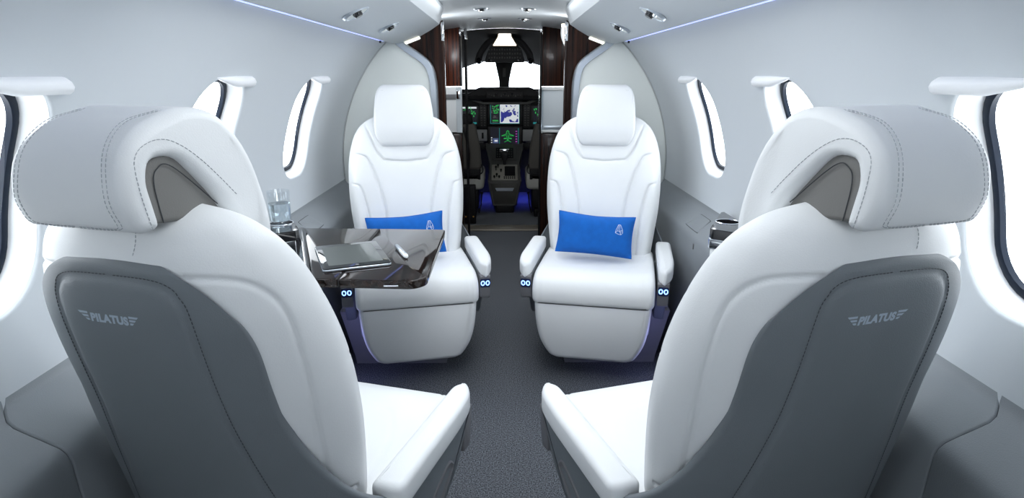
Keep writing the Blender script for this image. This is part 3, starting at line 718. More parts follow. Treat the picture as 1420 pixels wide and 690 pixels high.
# blue footwell lights either side of the pedestal
for sgn, side in ((-1, 'left'), (1, 'right')):
    fl = empty('footwell_light', (sgn * 0.22, 5.62, 0.505)); tag(fl, 'blue footwell light glowing on the %s side of the centre pedestal' % side, 'light')
    obj('housing', box(-0.03, 0.03, -0.10, 0.10, 0.004, 0.02, 0.003), 'black', fl); obj('diffuser', box(-0.02, 0.02, -0.08, 0.08, 0.0, 0.0035, 0.001), 'footlight', fl); obj('front_shield', box(-0.06, 0.06, -0.150, -0.142, -0.035, 0.02, 0.002), 'black', fl)
    L = area('footwell_lamp', (sgn * 0.235, 5.60, 0.490), (0.06, 0.12), 1.5, (0.05, 0.07, 1.0), rot=(0, 0, 0), spread=110)

# ---------------------------------------------------------------- cabin seats
# back frame: origin at the hinge, t up along the recline, x to the sitter's right seen from behind, y forward
TT = [-0.10, -0.04, 0.0, 0.10, 0.20, 0.30, 0.38, 0.44, 0.49, 0.525, 0.548, 0.560]
WW = [0.186, 0.190, 0.196, 0.208, 0.219, 0.222, 0.217, 0.205, 0.186, 0.160, 0.125, 0.085]
FF = [0.030, 0.040, 0.045, 0.050, 0.046, 0.036, 0.026, 0.016, 0.004, -0.010, -0.024, -0.036]
RR = [-0.075, -0.080, -0.084, -0.095, -0.105, -0.113, -0.118, -0.119, -0.114, -0.104, -0.090, -0.070]
def back_ctrl(t):
    w = smooth_interp(TT, WW, t); f = smooth_interp(TT, FF, t); r = smooth_interp(TT, RR, t); d = f - r
    b = 0.022 * max(0.0, min(1.0, (0.50 - t) / 0.2))
    return [(0, f), (.40 * w, f + .2 * b), (.68 * w, f + .75 * b), (.88 * w, f + b - .004), (.985 * w, f - .10 * d), (1.0 * w, f - .32 * d), (.92 * w, r + .40 * d), (.70 * w, r + .13 * d), (.40 * w, r + .01 * d), (0, r)]
def back_ring(t, per=10):
    c = back_ctrl(t); full = c + [(-x, y) for x, y in reversed(c[1:-1])]
    return catmull([(x, y, 0) for x, y in full], per, closed=True)
SEAMS = [smoothline([(0.158, 0.54), (0.150, 0.525), (0.112, 0.43), (0.088, 0.392), (0.070, 0.384), (0.0, 0.378)], 6),
         smoothline([(0.235, 0.425), (0.190, 0.412), (0.150, 0.398), (0.128, 0.355), (0.103, 0.27), (0.087, 0.18), (0.078, 0.05), (0.078, -0.05)], 6),
         smoothline([(0.235, 0.305), (0.200, 0.297), (0.178, 0.285), (0.163, 0.235), (0.150, 0.16), (0.142, 0.05), (0.142, -0.05)], 6)]
SIDE_SEAM = smoothline([(-0.110, 0.49), (-0.080, 0.475), (-0.060, 0.435), (-0.056, 0.36), (-0.050, 0.22), (-0.042, 0.11), (-0.036, 0.092), (0.0, 0.075), (0.06, 0.055)], 6)
def build_back(parent, kind):
    ts = [-0.10 + 0.66 * i / 230 for i in range(231)]
    loops = []
    fine = 15
    for t in ts:
        R_ = back_ring(t, fine); n = len(R_); L = []
        for i, p in enumerate(R_):
            a = R_[i - 1]; b = R_[(i + 1) % n]; tg = (b - a).normalized(); nn = Vector((tg.y, -tg.x, 0))
            if nn.dot(Vector((p.x, p.y + 0.035, 0))) < 0: nn = -nn
            w = smooth_interp(TT, WW, t); f = smooth_interp(TT, FF, t)
            d = 0.0
            if p.y > f - 0.045 and t > -0.06:
                dm = min(seg_dist(abs(p.x), t, s) for s in SEAMS)
                k = max(0.0, min(1.0, (0.97 - abs(p.x) / w) / 0.25)) * max(0.3, min(1.0, (0.56 - t) / 0.08)); k *= max(0.0, min(1.0, (p.y - f + 0.045) / 0.03)); d = (-0.0075 * math.exp(-(dm / 0.003) ** 2) + 0.005 * (1 - math.exp(-dm / 0.012)) - 0.002) * k
            elif abs(p.x) > 0.55 * w:
                dm = seg_dist(p.y, t, SIDE_SEAM)
                d = -0.0042 * math.exp(-(dm / 0.003) ** 2)
            L.append((p.x + nn.x * d, p.y + nn.y * d, t))
        loops.append(L)
    last = loops[-1]; cx = sum(p[0] for p in last) / len(last); cy = sum(p[1] for p in last) / len(last)
    for k, dz in ((0.85, 0.006), (0.55, 0.011), (0.2, 0.013)):
        loops.append([(p[0] * k, cy + (p[1] - cy) * k, p[2] + dz) for p in last])
    b = obj('backrest', loft(loops), 'white_leather', parent, angle=0); return b

def rear_surface(t):
    """rear half of the ring as a polyline from rear centre outwards (x>0) with cumulative arc length"""
    R_ = back_ring(t, 14); n = len(R_); h = n // 2
    pts = [R_[h - i] for i in range(h + 1)]     # rear centre -> front centre through x>0
    s = [0.0]
    for a, b in zip(pts[:-1], pts[1:]): s.append(s[-1] + (b - a).length)
    return pts, s
_rs = {}
def on_rear(sv, t, off=0.0):
    key = round(t, 4)
    if key not in _rs: _rs[key] = rear_surface(max(-0.10, t))
    pts, s = _rs[key]; a = abs(sv)
    i = 0
    while i < len(s) - 2 and s[i + 1] < a: i += 1
    u = (a - s[i]) / max(1e-9, s[i + 1] - s[i]); p = pts[i].lerp(pts[i + 1], min(1.0, u)); tg = (pts[i + 1] - pts[i]).normalized()
    nn = Vector((-tg.y, tg.x, 0))
    if nn.dot(Vector((p.x, p.y, 0)) - Vector((0, -0.03, 0))) < 0: nn = -nn
    fl = 1.0 + 0.31 * min(0.8, max(0.0, 0.28 - t) / 0.33) ** 1.1
    x = (p.x + nn.x * off) * fl
    return Vector((math.copysign(x, sv) if sv != 0 else x * 0, p.y + nn.y * off, t))
PT = [-0.30, -0.10, 0.02, 0.10, 0.20, 0.32, 0.42, 0.50]
PH = [0.44, 0.38, 0.278, 0.218, 0.188, 0.177, 0.180, 0.156]
def panel_top(s): return 0.508 - 0.30 * max(0, abs(s) - 0.085) ** 1.35 * 3.0 - 0.004 * (s / 0.08) ** 2
def build_panel(parent):
    NU, NV = 72, 90; loops = []; tb = -0.24
    INNER = smoothline([(0.0, 0.486), (0.060, 0.484), (0.088, 0.470), (0.100, 0.438), (0.104, 0.33), (0.110, 0.20), (0.120, 0.02), (0.13, -0.24)], 6)
    for j in range(NV + 1):
        v = j / NV; v = 1 - max(0.0, 1 - v) ** 1.25; L = []
        for i in range(NU + 1):
            u = -1 + 2 * i / NU
            u = math.copysign(1 - max(0.0, 1 - abs(u)) ** 1.3, u)
            # top edge rolls down to the side edge: superellipse mapping of the corner
            s0 = u * 0.5
            H1 = None
            t = tb + v * (0.508 - tb)
            H = smooth_interp(PT, PH, t)
            s = u * H
            tt = tb + v * (panel_top(s) - 0.045 * abs(u) ** 9 - tb)
            H = smooth_interp(PT, PH, tt) * (1 - 0.10 * max(0.0, (v - 0.86) / 0.14) ** 2.2); s = u * H
            edge = min((1 - abs(u)) * H, (panel_top(s) - tt) if v > 0.5 else 1)
            o_ = 0.0085 * min(1, max(0.0, edge) / 0.007) ** 0.5 - 0.003
            dm = seg_dist(abs(s), tt, INNER)
            inside = abs(s) < interp([p[1] for p in reversed(INNER)], [p[0] for p in reversed(INNER)], tt) and tt < 0.486
            o_ += -0.0022 * math.exp(-(dm / 0.003) ** 2) + (0.0018 * (1 - math.exp(-dm / 0.006)) if inside else 0)
            L.append(on_rear(s, tt, o_))
        loops.append(L)
    pn = obj('back_panel', loft(loops, closed=False, cap=False), 'grey_leather', parent, angle=0)
    for sg in (-1, 1):
        line = [on_rear(sg * (a + 0.006), b + (0.004 if a < 0.09 else 0), 0.0058) for a, b in INNER]
        tag(dashes(line, 0.0058, 0.0040, 0.0006).build('stitching', 'stitch_dark', pn), kind='stuff')
    tag(dashes([on_rear(0.035 + 0.004 * math.sin(k * 0.4), 0.514 + 0.034 * k / 8, 0.0008) for k in range(9)], 0.0055, 0.004, 0.0006).build('stitching', 'stitch_white', parent), kind='stuff')
    # printed maker's mark
    g = G()
    cu = bpy.data.curves.new('t', 'FONT'); cu.body = 'PILATUS'; cu.size = 0.0155; cu.align_x = 'CENTER'; cu.shear = 0.0; cu.offset = 0.0009; cu.space_character = 1.08
    to = bpy.data.objects.new('t', cu); COL.objects.link(to); bpy.context.view_layer.update()
    me = to.to_mesh(); vs = [v.co.copy() for v in me.vertices]; fs = [tuple(p.vertices) for p in me.polygons]
    to.to_mesh_clear(); bpy.data.objects.remove(to)
    w0 = min(v.x for v in vs); w1 = max(v.x for v in vs); sc = 0.054 / (w1 - w0)
    ZL = 0.424
    def lp(x, y): return on_rear(x * 1.12 - 0.016, ZL + y * 1.15, 0.0078)
    g.add(([lp((v.x - (w0 + w1) / 2) * sc + v.y * 0.10, v.y * sc) for v in vs], fs))
    for sg in (-1, 1):
        for k in range(3):
            y0 = 0.0086 - k * 0.0042; x0 = 0.0295; x1 = 0.0435 - k * 0.0042
            P_ = [(x0 - 0.0004 * k, y0), (x1 - 0.0028, y0), (x1, y0 + 0.0027), (x0, y0 + 0.0027)]
            g.add(([lp(sg * a, b) for a, b in P_], [(0, 1, 2, 3) if sg > 0 else (3, 2, 1, 0)]))
    obj('lettering', (g.v, g.f), 'logo', pn, smooth=False, fix=False)
    return pn

def build_headrest(parent):
    # side outline (y, t), counter-clockwise seen from +x
    out = roundpoly([(0.006, 0.435), (0.042, 0.440), (0.054, 0.50), (0.047, 0.60), (0.022, 0.664), (-0.02, 0.677), (-0.085, 0.667), (-0.126, 0.642), (-0.142, 0.595), (-0.132, 0.553), (-0.106, 0.552), (-0.104, 0.608), (-0.092, 0.630), (-0.060, 0.628), (-0.010, 0.545), (-0.008, 0.47)],
                    [0.02, 0.03, 0.05, 0.05, 0.04, 0.05, 0.04, 0.04, 0.03, 0.014, 0.01, 0.02, 0.02, 0.03, 0.04, 0.02], 4)
    # denser outline
    d = []
    for a, b in zip(out, out[1:] + out[:1]):
        n = max(1, int((Vector(b) - Vector(a)).length / 0.008))
        for k in range(n): d.append((a[0] + (b[0] - a[0]) * k / n, a[1] + (b[1] - a[1]) * k / n))
    def hw(y, t): return (0.090 + 0.027 * max(0, min(1, (y + 0.14) / 0.2))) * (1.0 - 0.16 * max(0, (t - 0.52) / 0.16) ** 1.5 * 0.8) * (1.0 - 0.20 * max(0.0, (0.50 - t) / 0.062) ** 2) * (1.0 - 0.17 * max(0.0, (t - 0.615) / 0.062) ** 2)
    def shape(outline, k, r, mid):
        loops = []; n = 7
        prof = [(-1, r * (1 - math.sin(rad(90 * i / n))), r * (1 - math.cos(rad(90 * i / n)))) for i in range(n + 1)]
        rows = [(-1 + 0.0, p[1], p[2]) for p in prof]
        q_ = inset(outline, r + 0.0025); loops.append([(-hw(y, t) * k, y, t) for y, t in q_])
        for sgn_, ins, dx in rows:
            q_ = inset(outline, ins); loops.append([(-(hw(y, t) * k - dx), y, t) for y, t in q_])
        for m_ in range(mid):
            f = -1 + 2 * (m_ + 1) / (mid + 1); loops.append([(f * (hw(y, t) * k - r), y, t) for y, t in outline])
        for sgn_, ins, dx in reversed(rows):
            q_ = inset(outline, ins); loops.append([((hw(y, t) * k - dx), y, t) for y, t in q_])
        q_ = inset(outline, r + 0.0025); loops.append([(hw(y, t) * k, y, t) for y, t in q_])
        return loft(loops)
    h = obj('headrest', shape(d, 1.0, 0.0125, 10), 'white_leather', parent, angle=60)
    core = roundpoly([(-0.004, 0.45), (0.03, 0.46), (0.03, 0.60), (-0.04, 0.655), (-0.095, 0.645), (-0.116, 0.60), (-0.116, 0.560), (-0.06, 0.545)], 0.01, 3)
    ins_ = obj('grey_insert', shape(core, 0.90, 0.006, 6), 'warm_grey', h, angle=25)
    for sg in (-1, 1):
        st = []
        for y, t in catmull([(-0.098, 0.556, 0), (-0.094, 0.600, 0), (-0.084, 0.617, 0), (-0.064, 0.614, 0), (-0.02, 0.552, 0)], 8) and [(p.x, p.y) for p in catmull([(-0.098, 0.556, 0), (-0.094, 0.600, 0), (-0.084, 0.617, 0), (-0.064, 0.614, 0), (-0.02, 0.552, 0)], 8)]:
            st.append((sg * (hw(y, t) * 0.90 + 0.0006), y, t))
        obj('insert_seam', tube(st, 0.0007, 6), 'stitch_dark', h)
        bp_ = [(p.x, p.y) for p in catmull([(-0.120, 0.556, 0), (-0.119, 0.600, 0), (-0.112, 0.634, 0), (-0.090, 0.648, 0), (-0.060, 0.645, 0), (-0.030, 0.612, 0), (0.004, 0.556, 0)], 8)]
        tag(dashes([(sg * (hw(y, t) + 0.0002), y, t) for y, t in bp_], 0.0058, 0.0042, 0.0006).build('stitching', 'stitch_white', h), kind='stuff')
        # stitched seam ring on the rear corners
        for dk in (0.0, 0.006):
            path = []
            for (y, t, fx) in [(0.032, 0.645, 0.86), (0.0, 0.669, 0.83), (-0.05, 0.6725, 0.80), (-0.09, 0.6675, 0.78), (-0.123, 0.645, 0.76), (-0.142, 0.600, 0.74), (-0.139, 0.570, 0.72)]:
                path.append((sg * (hw(y, t) * (0.985 - 0.02 * (y > 0.02)) - 0.015 - dk), y - 0.0015, t + (0.0016 if y > -0.1 else 0.0)))
            path = catmull(path, 10)
            path += catmull([path[-1], Vector((sg * (path[-1].x * sg - 0.004), -0.1382, 0.5625)), Vector((sg * 0.04, -0.1370, 0.5595 + dk * 0.2)), Vector((0, -0.1370, 0.5595 + dk * 0.2))], 8)
            tag(dashes(path, 0.0058, 0.0042, 0.0006).build('stitching', 'stitch_white', h), kind='stuff')
    return h

def build_seat(label):
    root = empty('cabin_seat'); 
    back = build_back(root, 0); hr = build_headrest(root); pn = build_panel(back)
    # cushion: side profile (y, z) swept across x, with a stitched dish on top
    prof = roundpoly([(-0.20, 0.318), (0.205, 0.318), (0.238, 0.330), (0.244, 0.375), (0.226, 0.418), (0.17, 0.437), (-0.05, 0.432), (-0.20, 0.425)], [0.02, 0.02, 0.02, 0.04, 0.04, 0.06, 0.05, 0.02], 5)
    d = []
    for a, b in zip(prof, prof[1:] + prof[:1]):
        n = max(1, int((Vector(b) - Vector(a)).length / 0.006))
        for k in range(n): d.append((a[0] + (b[0] - a[0]) * k / n, a[1] + (b[1] - a[1]) * k / n))
    dish = smoothline([(0.175, -0.22), (0.172, -0.06), (0.160, 0.02), (0.135, 0.07), (0.105, 0.105), (0.0, 0.115)], 6)
    v, f = slab(d, -0.212, 0.212, 0.022, 'x', 6, mid=60)
    vv = []
    for x, y, z in v:
        dz = 0
        if z > 0.40:
            dm = seg_dist(abs(x), y, dish); ins = abs(x) < interp([p[1] for p in dish], [p[0] for p in dish], y) and y < 0.113
            dz = -0.0025 * math.exp(-(dm / 0.005) ** 2) - (0.006 * (1 - math.exp(-dm / 0.02)) if ins else 0)
        if y > 0.215 or z > 0.41:
            e = abs(abs(x) - 0.186); dy = -0.0022 * math.exp(-(e / 0.0032) ** 2) if y > 0.16 else 0
            vv.append((x, y + (dy if z < 0.425 else 0), z + dz + (dy if z >= 0.41 else 0)))
        else: vv.append((x, y, z + dz))
    cu = obj('seat_cushion', (vv, f), 'white_leather', root, angle=0)
    # leg rest hanging in front
    o = []
    lv = [0, .12, .3, .5, .68, .82, .92, .97, 1.0]; lw = [.205, .204, .201, .195, .185, .171, .157, .147, .128]
    H0, H1 = 0.350, 0.095
    right = [(smooth_interp(lv, lw, k / 20), H0 + (H1 - H0) * k / 20) for k in range(21)]
    o = [(-x, z) for x, z in reversed(right)][::-1]
    poly = [(x, z) for x, z in right[::-1]] + [(-x, z) for x, z in right]
    lv_, lf = slab(roundpoly(poly, 0.012, 2), 0.10, 0.232, 0.022, 'y', 5, mid=2)
    lv2 = []
    for x, y, z in lv_:
        k = (H0 - z) / (H0 - H1); lv2.append((x, y + 0.008 * math.sin(PI * max(0, min(1, k))) * (1 if y > 0.2 else 0) - 0.05 * max(0, k) ** 1.6 + 0.0, z))
    lr = obj('leg_rest', (lv2, lf), 'white_leather', root, angle=40)
    # shell and arms
    sh = roundpoly([(-0.24, 0.40), (-0.245, 0.22), (-0.20, 0.16), (0.08, 0.16), (0.16, 0.26), (0.20, 0.325), (0.10, 0.325), (-0.10, 0.40)], 0.03, 4)
    obj('seat_shell', slab(sh, -0.205, 0.205, 0.015, 'x', 4), 'grey_leather', root)
    for sg in (-1, 1):
        pad_o = roundpoly([(0.218, -0.165), (0.274, -0.165), (0.276, 0.10), (0.268, 0.172), (0.243, 0.218), (0.222, 0.190)], [0.012, 0.02, 0.06, 0.04, 0.02, 0.02], 5)
        po = [(sg * x, y) for x, y in pad_o]
        if sg < 0: po = po[::-1]
        pad = slab(po, 0.418, 0.472, 0.013, 'z', 5, mid=1)
        pv = [(x, y, z - 0.10 * max(0, y - 0.10) ** 1.5 * 4 * 0.6 + 0.0) for x, y, z in pad[0]]
        arm = obj('armrest', (pv, pad[1]), 'white_leather', root, angle=40)
        ho = roundpoly([(-0.150, 0.425), (-0.17, 0.25), (-0.15, 0.17), (-0.06, 0.17), (0.02, 0.285), (0.11, 0.325), (0.192, 0.425)], [0.02, 0.05, 0.04, 0.05, 0.05, 0.03, 0.01], 5)
        x0, x1 = sorted((sg * 0.220, sg * 0.262))
        obj('arm_housing', slab(ho, x0, x1, 0.008, 'x', 3), 'grey_leather', root)
        rec = roundpoly([(-0.14, 0.20), (-0.07, 0.19), (0.0, 0.30), (0.09, 0.345), (0.06, 0.375), (-0.05, 0.34)], 0.04, 5)
        x0, x1 = sorted((sg * 0.2625, sg * 0.2655))
        loops = []
        for k, xx in ((0.0, 0.2622), (0.004, 0.2645), (0.010, 0.2622), (0.014, 0.2622)):
            loops.append([(sg * xx, y, z) for y, z in inset(rec, k)])
        obj('housing_recess_rim', loft(loops, cap=False), 'pod', root)
        pp = roundpoly([(0.150, 0.330), (0.186, 0.325), (0.205, 0.418), (0.150, 0.425)], [0.005, 0.012, 0.008, 0.005], 4)
        x0, x1 = sorted((sg * 0.2195, sg * 0.259))
        pod = obj('control_pod', slab(pp, x0, x1, 0.004, 'x', 3), 'pod', root)
        for bx in (0.231, 0.2485):
            bb = obj('button_ring', tube([(sg * bx + 0.0058 * math.cos(2 * PI * k / 16), 0.0, 0.0085 * math.sin(2 * PI * k / 16)) for k in range(16)], 0.0021, 6, closed=True), 'led_blue', pod, loc=(0, 0.1995, 0.388), rot=(rad(-11), 0, 0))
        obj('pod_face', slab(rrect(-0.018, -0.018, 0.018, 0.018, 0.005, 3), 0, 0.0018, 0.0006, 'y', 2), 'led_core', pod, loc=(sg * 0.2397, 0.1978, 0.388), rot=(rad(-11), 0, 0))
    # plinth (stays in line with the cabin while the seat swivels)
    bs = empty('tmp')
    def sq(hx0, hx1, y0, y1, z): return [(hx0, y0, z), (hx1, y0, z), (hx1, y1, z), (hx0, y1, z)]
    pl = obj('plinth', loft([sq(-0.178, 0.178, -0.22, 0.22, 0.0), sq(-0.182, 0.182, -0.22, 0.22, 0.03), sq(-0.225, 0.225, -0.24, 0.235, 0.225), sq(-0.21, 0.21, -0.22, 0.19, 0.26)]), 'plinth', root, smooth=False)
    bpy.data.objects.remove(bs)
    return root
PROTO = build_seat('')
HINGE = Vector((0, -0.17, 0.40))
def place_seat(o, x, y, facing, recline, label, plinth_off):
    """facing: heading angle clockwise from +Y in degrees"""
    o.location = (x, y, 0); o.rotation_euler = (0, 0, -rad(facing))
    for ch in o.children:
        n = ch.name.split('.')[0]
        if n in ('backrest', 'headrest'):
            ch.location = HINGE; ch.rotation_euler = (rad(recline), 0, 0)
        if n == 'plinth':
            base = round(facing / 180.0) * 180.0; ch.rotation_euler = (0, 0, rad(facing - base))
            w = Vector((plinth_off[0], plinth_off[1], 0)); ch.location = Matrix.Rotation(rad(facing), 3, 'Z') @ w
    tag(o, label, 'seat', 'white leather cabin seats')
SW = 12.0
seats = [PROTO] + [copy_tree(PROTO) for _ in range(3)]
place_seat(seats[0], -0.380, 1.07, 17, 9, 'nearest white leather seat on the left seen from behind with grey back panel', (-0.02, -0.02))
place_seat(seats[1], 0.380, 1.07, -17, 9, 'nearest white leather seat on the right seen from behind with grey back panel', (0.02, -0.02))
place_seat(seats[2], -0.348, 2.22, 180 - SW, 7, 'white leather seat facing the camera behind the dark fold-out table', (-0.065, 0.23))
place_seat(seats[3], 0.348, 2.22, 180 + SW, 7, 'white leather seat facing the camera on the right of the aisle', (0.065, 0.23))

# ---------------------------------------------------------------- pillows
def pillow(x, y, z, rot, label):
    N, Mm = 40, 24; hx, hz_ = 0.143, 0.077; g = G()
    for s in (1, -1):
        v = []
        for j in range(Mm + 1):
            for i in range(N + 1):
                u = -1 + 2 * i / N; w = -1 + 2 * j / Mm
                px = u * hx * (1 - 0.05 * (1 - w * w) * abs(u) ** 3); pz = w * hz_ * (1 - 0.13 * (1 - abs(u) ** 1.6) * abs(w) ** 3 * (1 if w > 0 else 0.5))
                th = 0.046 * max(0.0, (1 - u ** 4) * (1 - w ** 4)) ** 0.65 + 0.002 * math.sin(7 * u + 3 * w) * (1 - u * u) * (1 - w * w)
                v.append((px, -s * max(0.0015, th) if True else 0, pz))
        f = [(j * (N + 1) + i, j * (N + 1) + i + 1, (j + 1) * (N + 1) + i + 1, (j + 1) * (N + 1) + i) for j in range(Mm) for i in range(N)]
        g.add((v, f))
    # close the rim
    r = empty('pillow', (x, y, z)); r.rotation_euler = rot
    c = obj('cover', (g.v, g.f), 'blue_fabric', r, angle=0)
    rim = [(u * hx, 0, -hz_ * 0.0 + 0) for u in (-1, 1)]
    edge = []
    def bp(u, w): return (u * hx * (1 - 0.05 * (1 - w * w) * abs(u) ** 3), 0.0, w * hz_ * (1 - 0.13 * (1 - abs(u) ** 1.6) * abs(w) ** 3 * (1 if w > 0 else 0.5)))
    for i in range(40): edge.append(bp(-1 + 2 * i / 40, -1))
    for i in range(24): edge.append(bp(1, -1 + 2 * i / 24))
    for i in range(40): edge.append(bp(1 - 2 * i / 40, 1))
    for i in range(24): edge.append(bp(-1, 1 - 2 * i / 24))
    obj('edge_seam', tube(edge, 0.0022, 6, closed=True), 'blue_fabric', r)
    # embroidered crystal peak emblem
    E = [(-0.004, 0.018), (0.004, 0.018), (0.012, 0.0), (0.014, -0.010), (0.008, -0.018), (-0.003, -0.016), (-0.013, -0.012), (-0.011, -0.002), (-0.004, 0.018)]
    inner = [[(-0.002, 0.018), (-0.005, -0.004), (-0.013, -0.012)], [(0.002, 0.018), (0.002, -0.006), (0.008, -0.018)], [(0.002, -0.006), (0.012, 0.0)], [(-0.005, -0.004), (0.002, -0.006)], [(0.004, -0.010), (0.011, -0.006)]]
    gg = G()
    for ln in [E] + inner:
        P_ = []
        for a, b in zip(ln[:-1], ln[1:]):
            for k in range(5): P_.append((a[0] + (b[0] - a[0]) * k / 4, a[1] + (b[1] - a[1]) * k / 4))
        Q = []
        for ex, ez in P_:
            X, Z_ = 0.088 + ex, 0.026 + ez; u = X / hx; w = Z_ / hz_
            th = 0.046 * max(0.0, (1 - u ** 4) * (1 - w ** 4)) ** 0.65 + 0.002 * math.sin(7 * u + 3 * w) * (1 - u * u) * (1 - w * w); Q.append(Vector((X, -th - 0.0006, Z_)))
        Q2 = [Q[0]]
        for p in Q[1:]:
            if (p - Q2[-1]).length > 1e-5: Q2.append(p)
        gg.add(tube(Q2, 0.0008, 5))
    gg.build('emblem', 'emblem', r)
    tag(r, label, 'pillow', 'blue pillows'); return r
pillow(-0.372, 2.235, 0.525, (rad(-14), rad(-3), rad(12)), 'blue lumbar pillow on the left seat partly hidden behind the table')
pillow(0.338, 2.235, 0.525, (rad(-14), rad(3), rad(-12)), 'blue lumbar pillow leaning fully visible on the right facing seat')

# ---------------------------------------------------------------- fold-out table with things on it
tb = empty('folding_table', (-0.40, 1.62, 0.64)); tag(tb, 'glossy dark wood fold-out table with two leaves beside the left window', 'table')
tz = 0.0
leafA = roundpoly([(-0.237 + 0.40 - 0.40 + 0.0, 0), (0, 0), (0, 1), (0, 1)], 0) if False else None
def T(x, y): return (x + 0.40, y - 1.62)
A = roundpoly([T(-0.393, 1.372), T(-0.215, 1.358), T(-0.187, 1.385), T(-0.187, 1.855), T(-0.393, 1.868)], [0.004, 0.03, 0.03, 0.012, 0.004], 5)
B = roundpoly([T(-0.455, 1.377), T(-0.397, 1.372), T(-0.397, 1.868), T(-0.635, 1.880)], [0.012, 0.004, 0.004, 0.012], 4)
obj('inner_leaf', slab(A, -0.022, 0.0, 0.003, 'z', 3), 'wood_table', tb)
obj('outer_leaf', slab(B, -0.022, 0.0, 0.003, 'z', 3), 'wood_table', tb)
obj('hinge_line', box(*sorted((0.0035, 0.0065)), -0.245, 0.245, -0.02, -0.001), 'black', tb, smooth=False)
obj('hinge_inlay', box(0.004, 0.009, 0.09, 0.242, 0.0, 0.0006), 'black', tb, smooth=False)
# rolled lip along the window edge
e0, e1 = Vector((*T(-0.470, 1.372), 0)), Vector((*T(-0.648, 1.885), 0)); dv = (e1 - e0).normalized(); nv = Vector((-dv.y, dv.x, 0))
loops = []
for k in range(13):
    a = rad(-20 + 130 * k / 12); loops.append([e0 + nv * (0.026 * math.sin(a) - 0.004) + Vector((0, 0, 0.026 * math.cos(a) - 0.026)), e1 + nv * (0.026 * math.sin(a) - 0.004) + Vector((0, 0, 0.026 * math.cos(a) - 0.026))])
v = []; f = []
lip = [[L[0] for L in loops], [L[1] for L in loops]]
lo_ = lip[0]; hi_ = lip[1]
inner0 = [p - Vector((0, 0, 0.006)) - nv * 0.004 for p in reversed(lo_)]; inner1 = [p - Vector((0, 0, 0.006)) - nv * 0.004 for p in reversed(hi_)]
obj('rolled_lip', loft([lo_ + inner0, hi_ + inner1]), 'black_gloss', tb)
obj('support_arm', slab(roundpoly([(-0.06, -0.03), (0.03, -0.03), (0.03, -0.022), (0.0, -0.022), (-0.20, -0.022), (-0.20, -0.05)][::-1], 0.004, 2), 0.10, 0.16, 0.003, 'y', 2), 'pod', tb)
obj('pull_catch', box(0.115, 0.150, -0.2635, -0.2600, -0.014, -0.010, 0.001), 'chrome', tb)

tab = empty('tablet', (-0.405, 1.5525, 0.6402)); tab.rotation_euler = (0, 0, rad(21.5)); tag(tab, 'black tablet computer lying on the dark table', 'tablet')
obj('case', slab(rrect(-0.084, -0.113, 0.084, 0.113, 0.011, 5), 0.0, 0.0075, 0.003, 'z', 3), 'silver', tab)
obj('glass', slab(rrect(-0.0832, -0.1122, 0.0832, 0.1122, 0.0105, 5), 0.0060, 0.0096, 0.0005, 'z', 2), 'tablet_glass', tab)
obj('screen', box(-0.067, 0.067, -0.090, 0.092, 0.0096, 0.0099), 'tablet_screen', tab, smooth=False)
obj('home_button', lathe([(0.0045, 0.0096), (0.0045, 0.0100), (0.0035, 0.0100)], 16, 0.0, -0.101), 'pod', tab)

pn = empty('pen', (-0.281, 1.5915, 0.6465)); pn.rotation_euler = (0, 0, math.atan2(-0.125, 0.052)); tag(pn, 'silver ballpoint pen lying on the table beside the tablet', 'pen')
R90 = Matrix.Rotation(rad(90), 4, 'Y')
def lx(prof, n=14):
    v, f = lathe(prof, n); return [tuple(R90 @ Vector(p)) for p in v], f
obj('barrel', lx([(0.0035, -0.056), (0.0062, -0.050), (0.0066, -0.01), (0.0064, 0.02), (0.0060, 0.045)]), 'silver', pn)
obj('cap', lx([(0.0064, 0.0), (0.0068, 0.01), (0.0068, 0.048), (0.0058, 0.058), (0.003, 0.062)]), 'white_panel', pn)
obj('tip', lx([(0.001, -0.068), (0.0036, -0.0555)]), 'chrome', pn)
obj('clip', box(0.008, 0.058, -0.0018, 0.0018, 0.0074, 0.0088, 0.0006), 'chrome', pn)

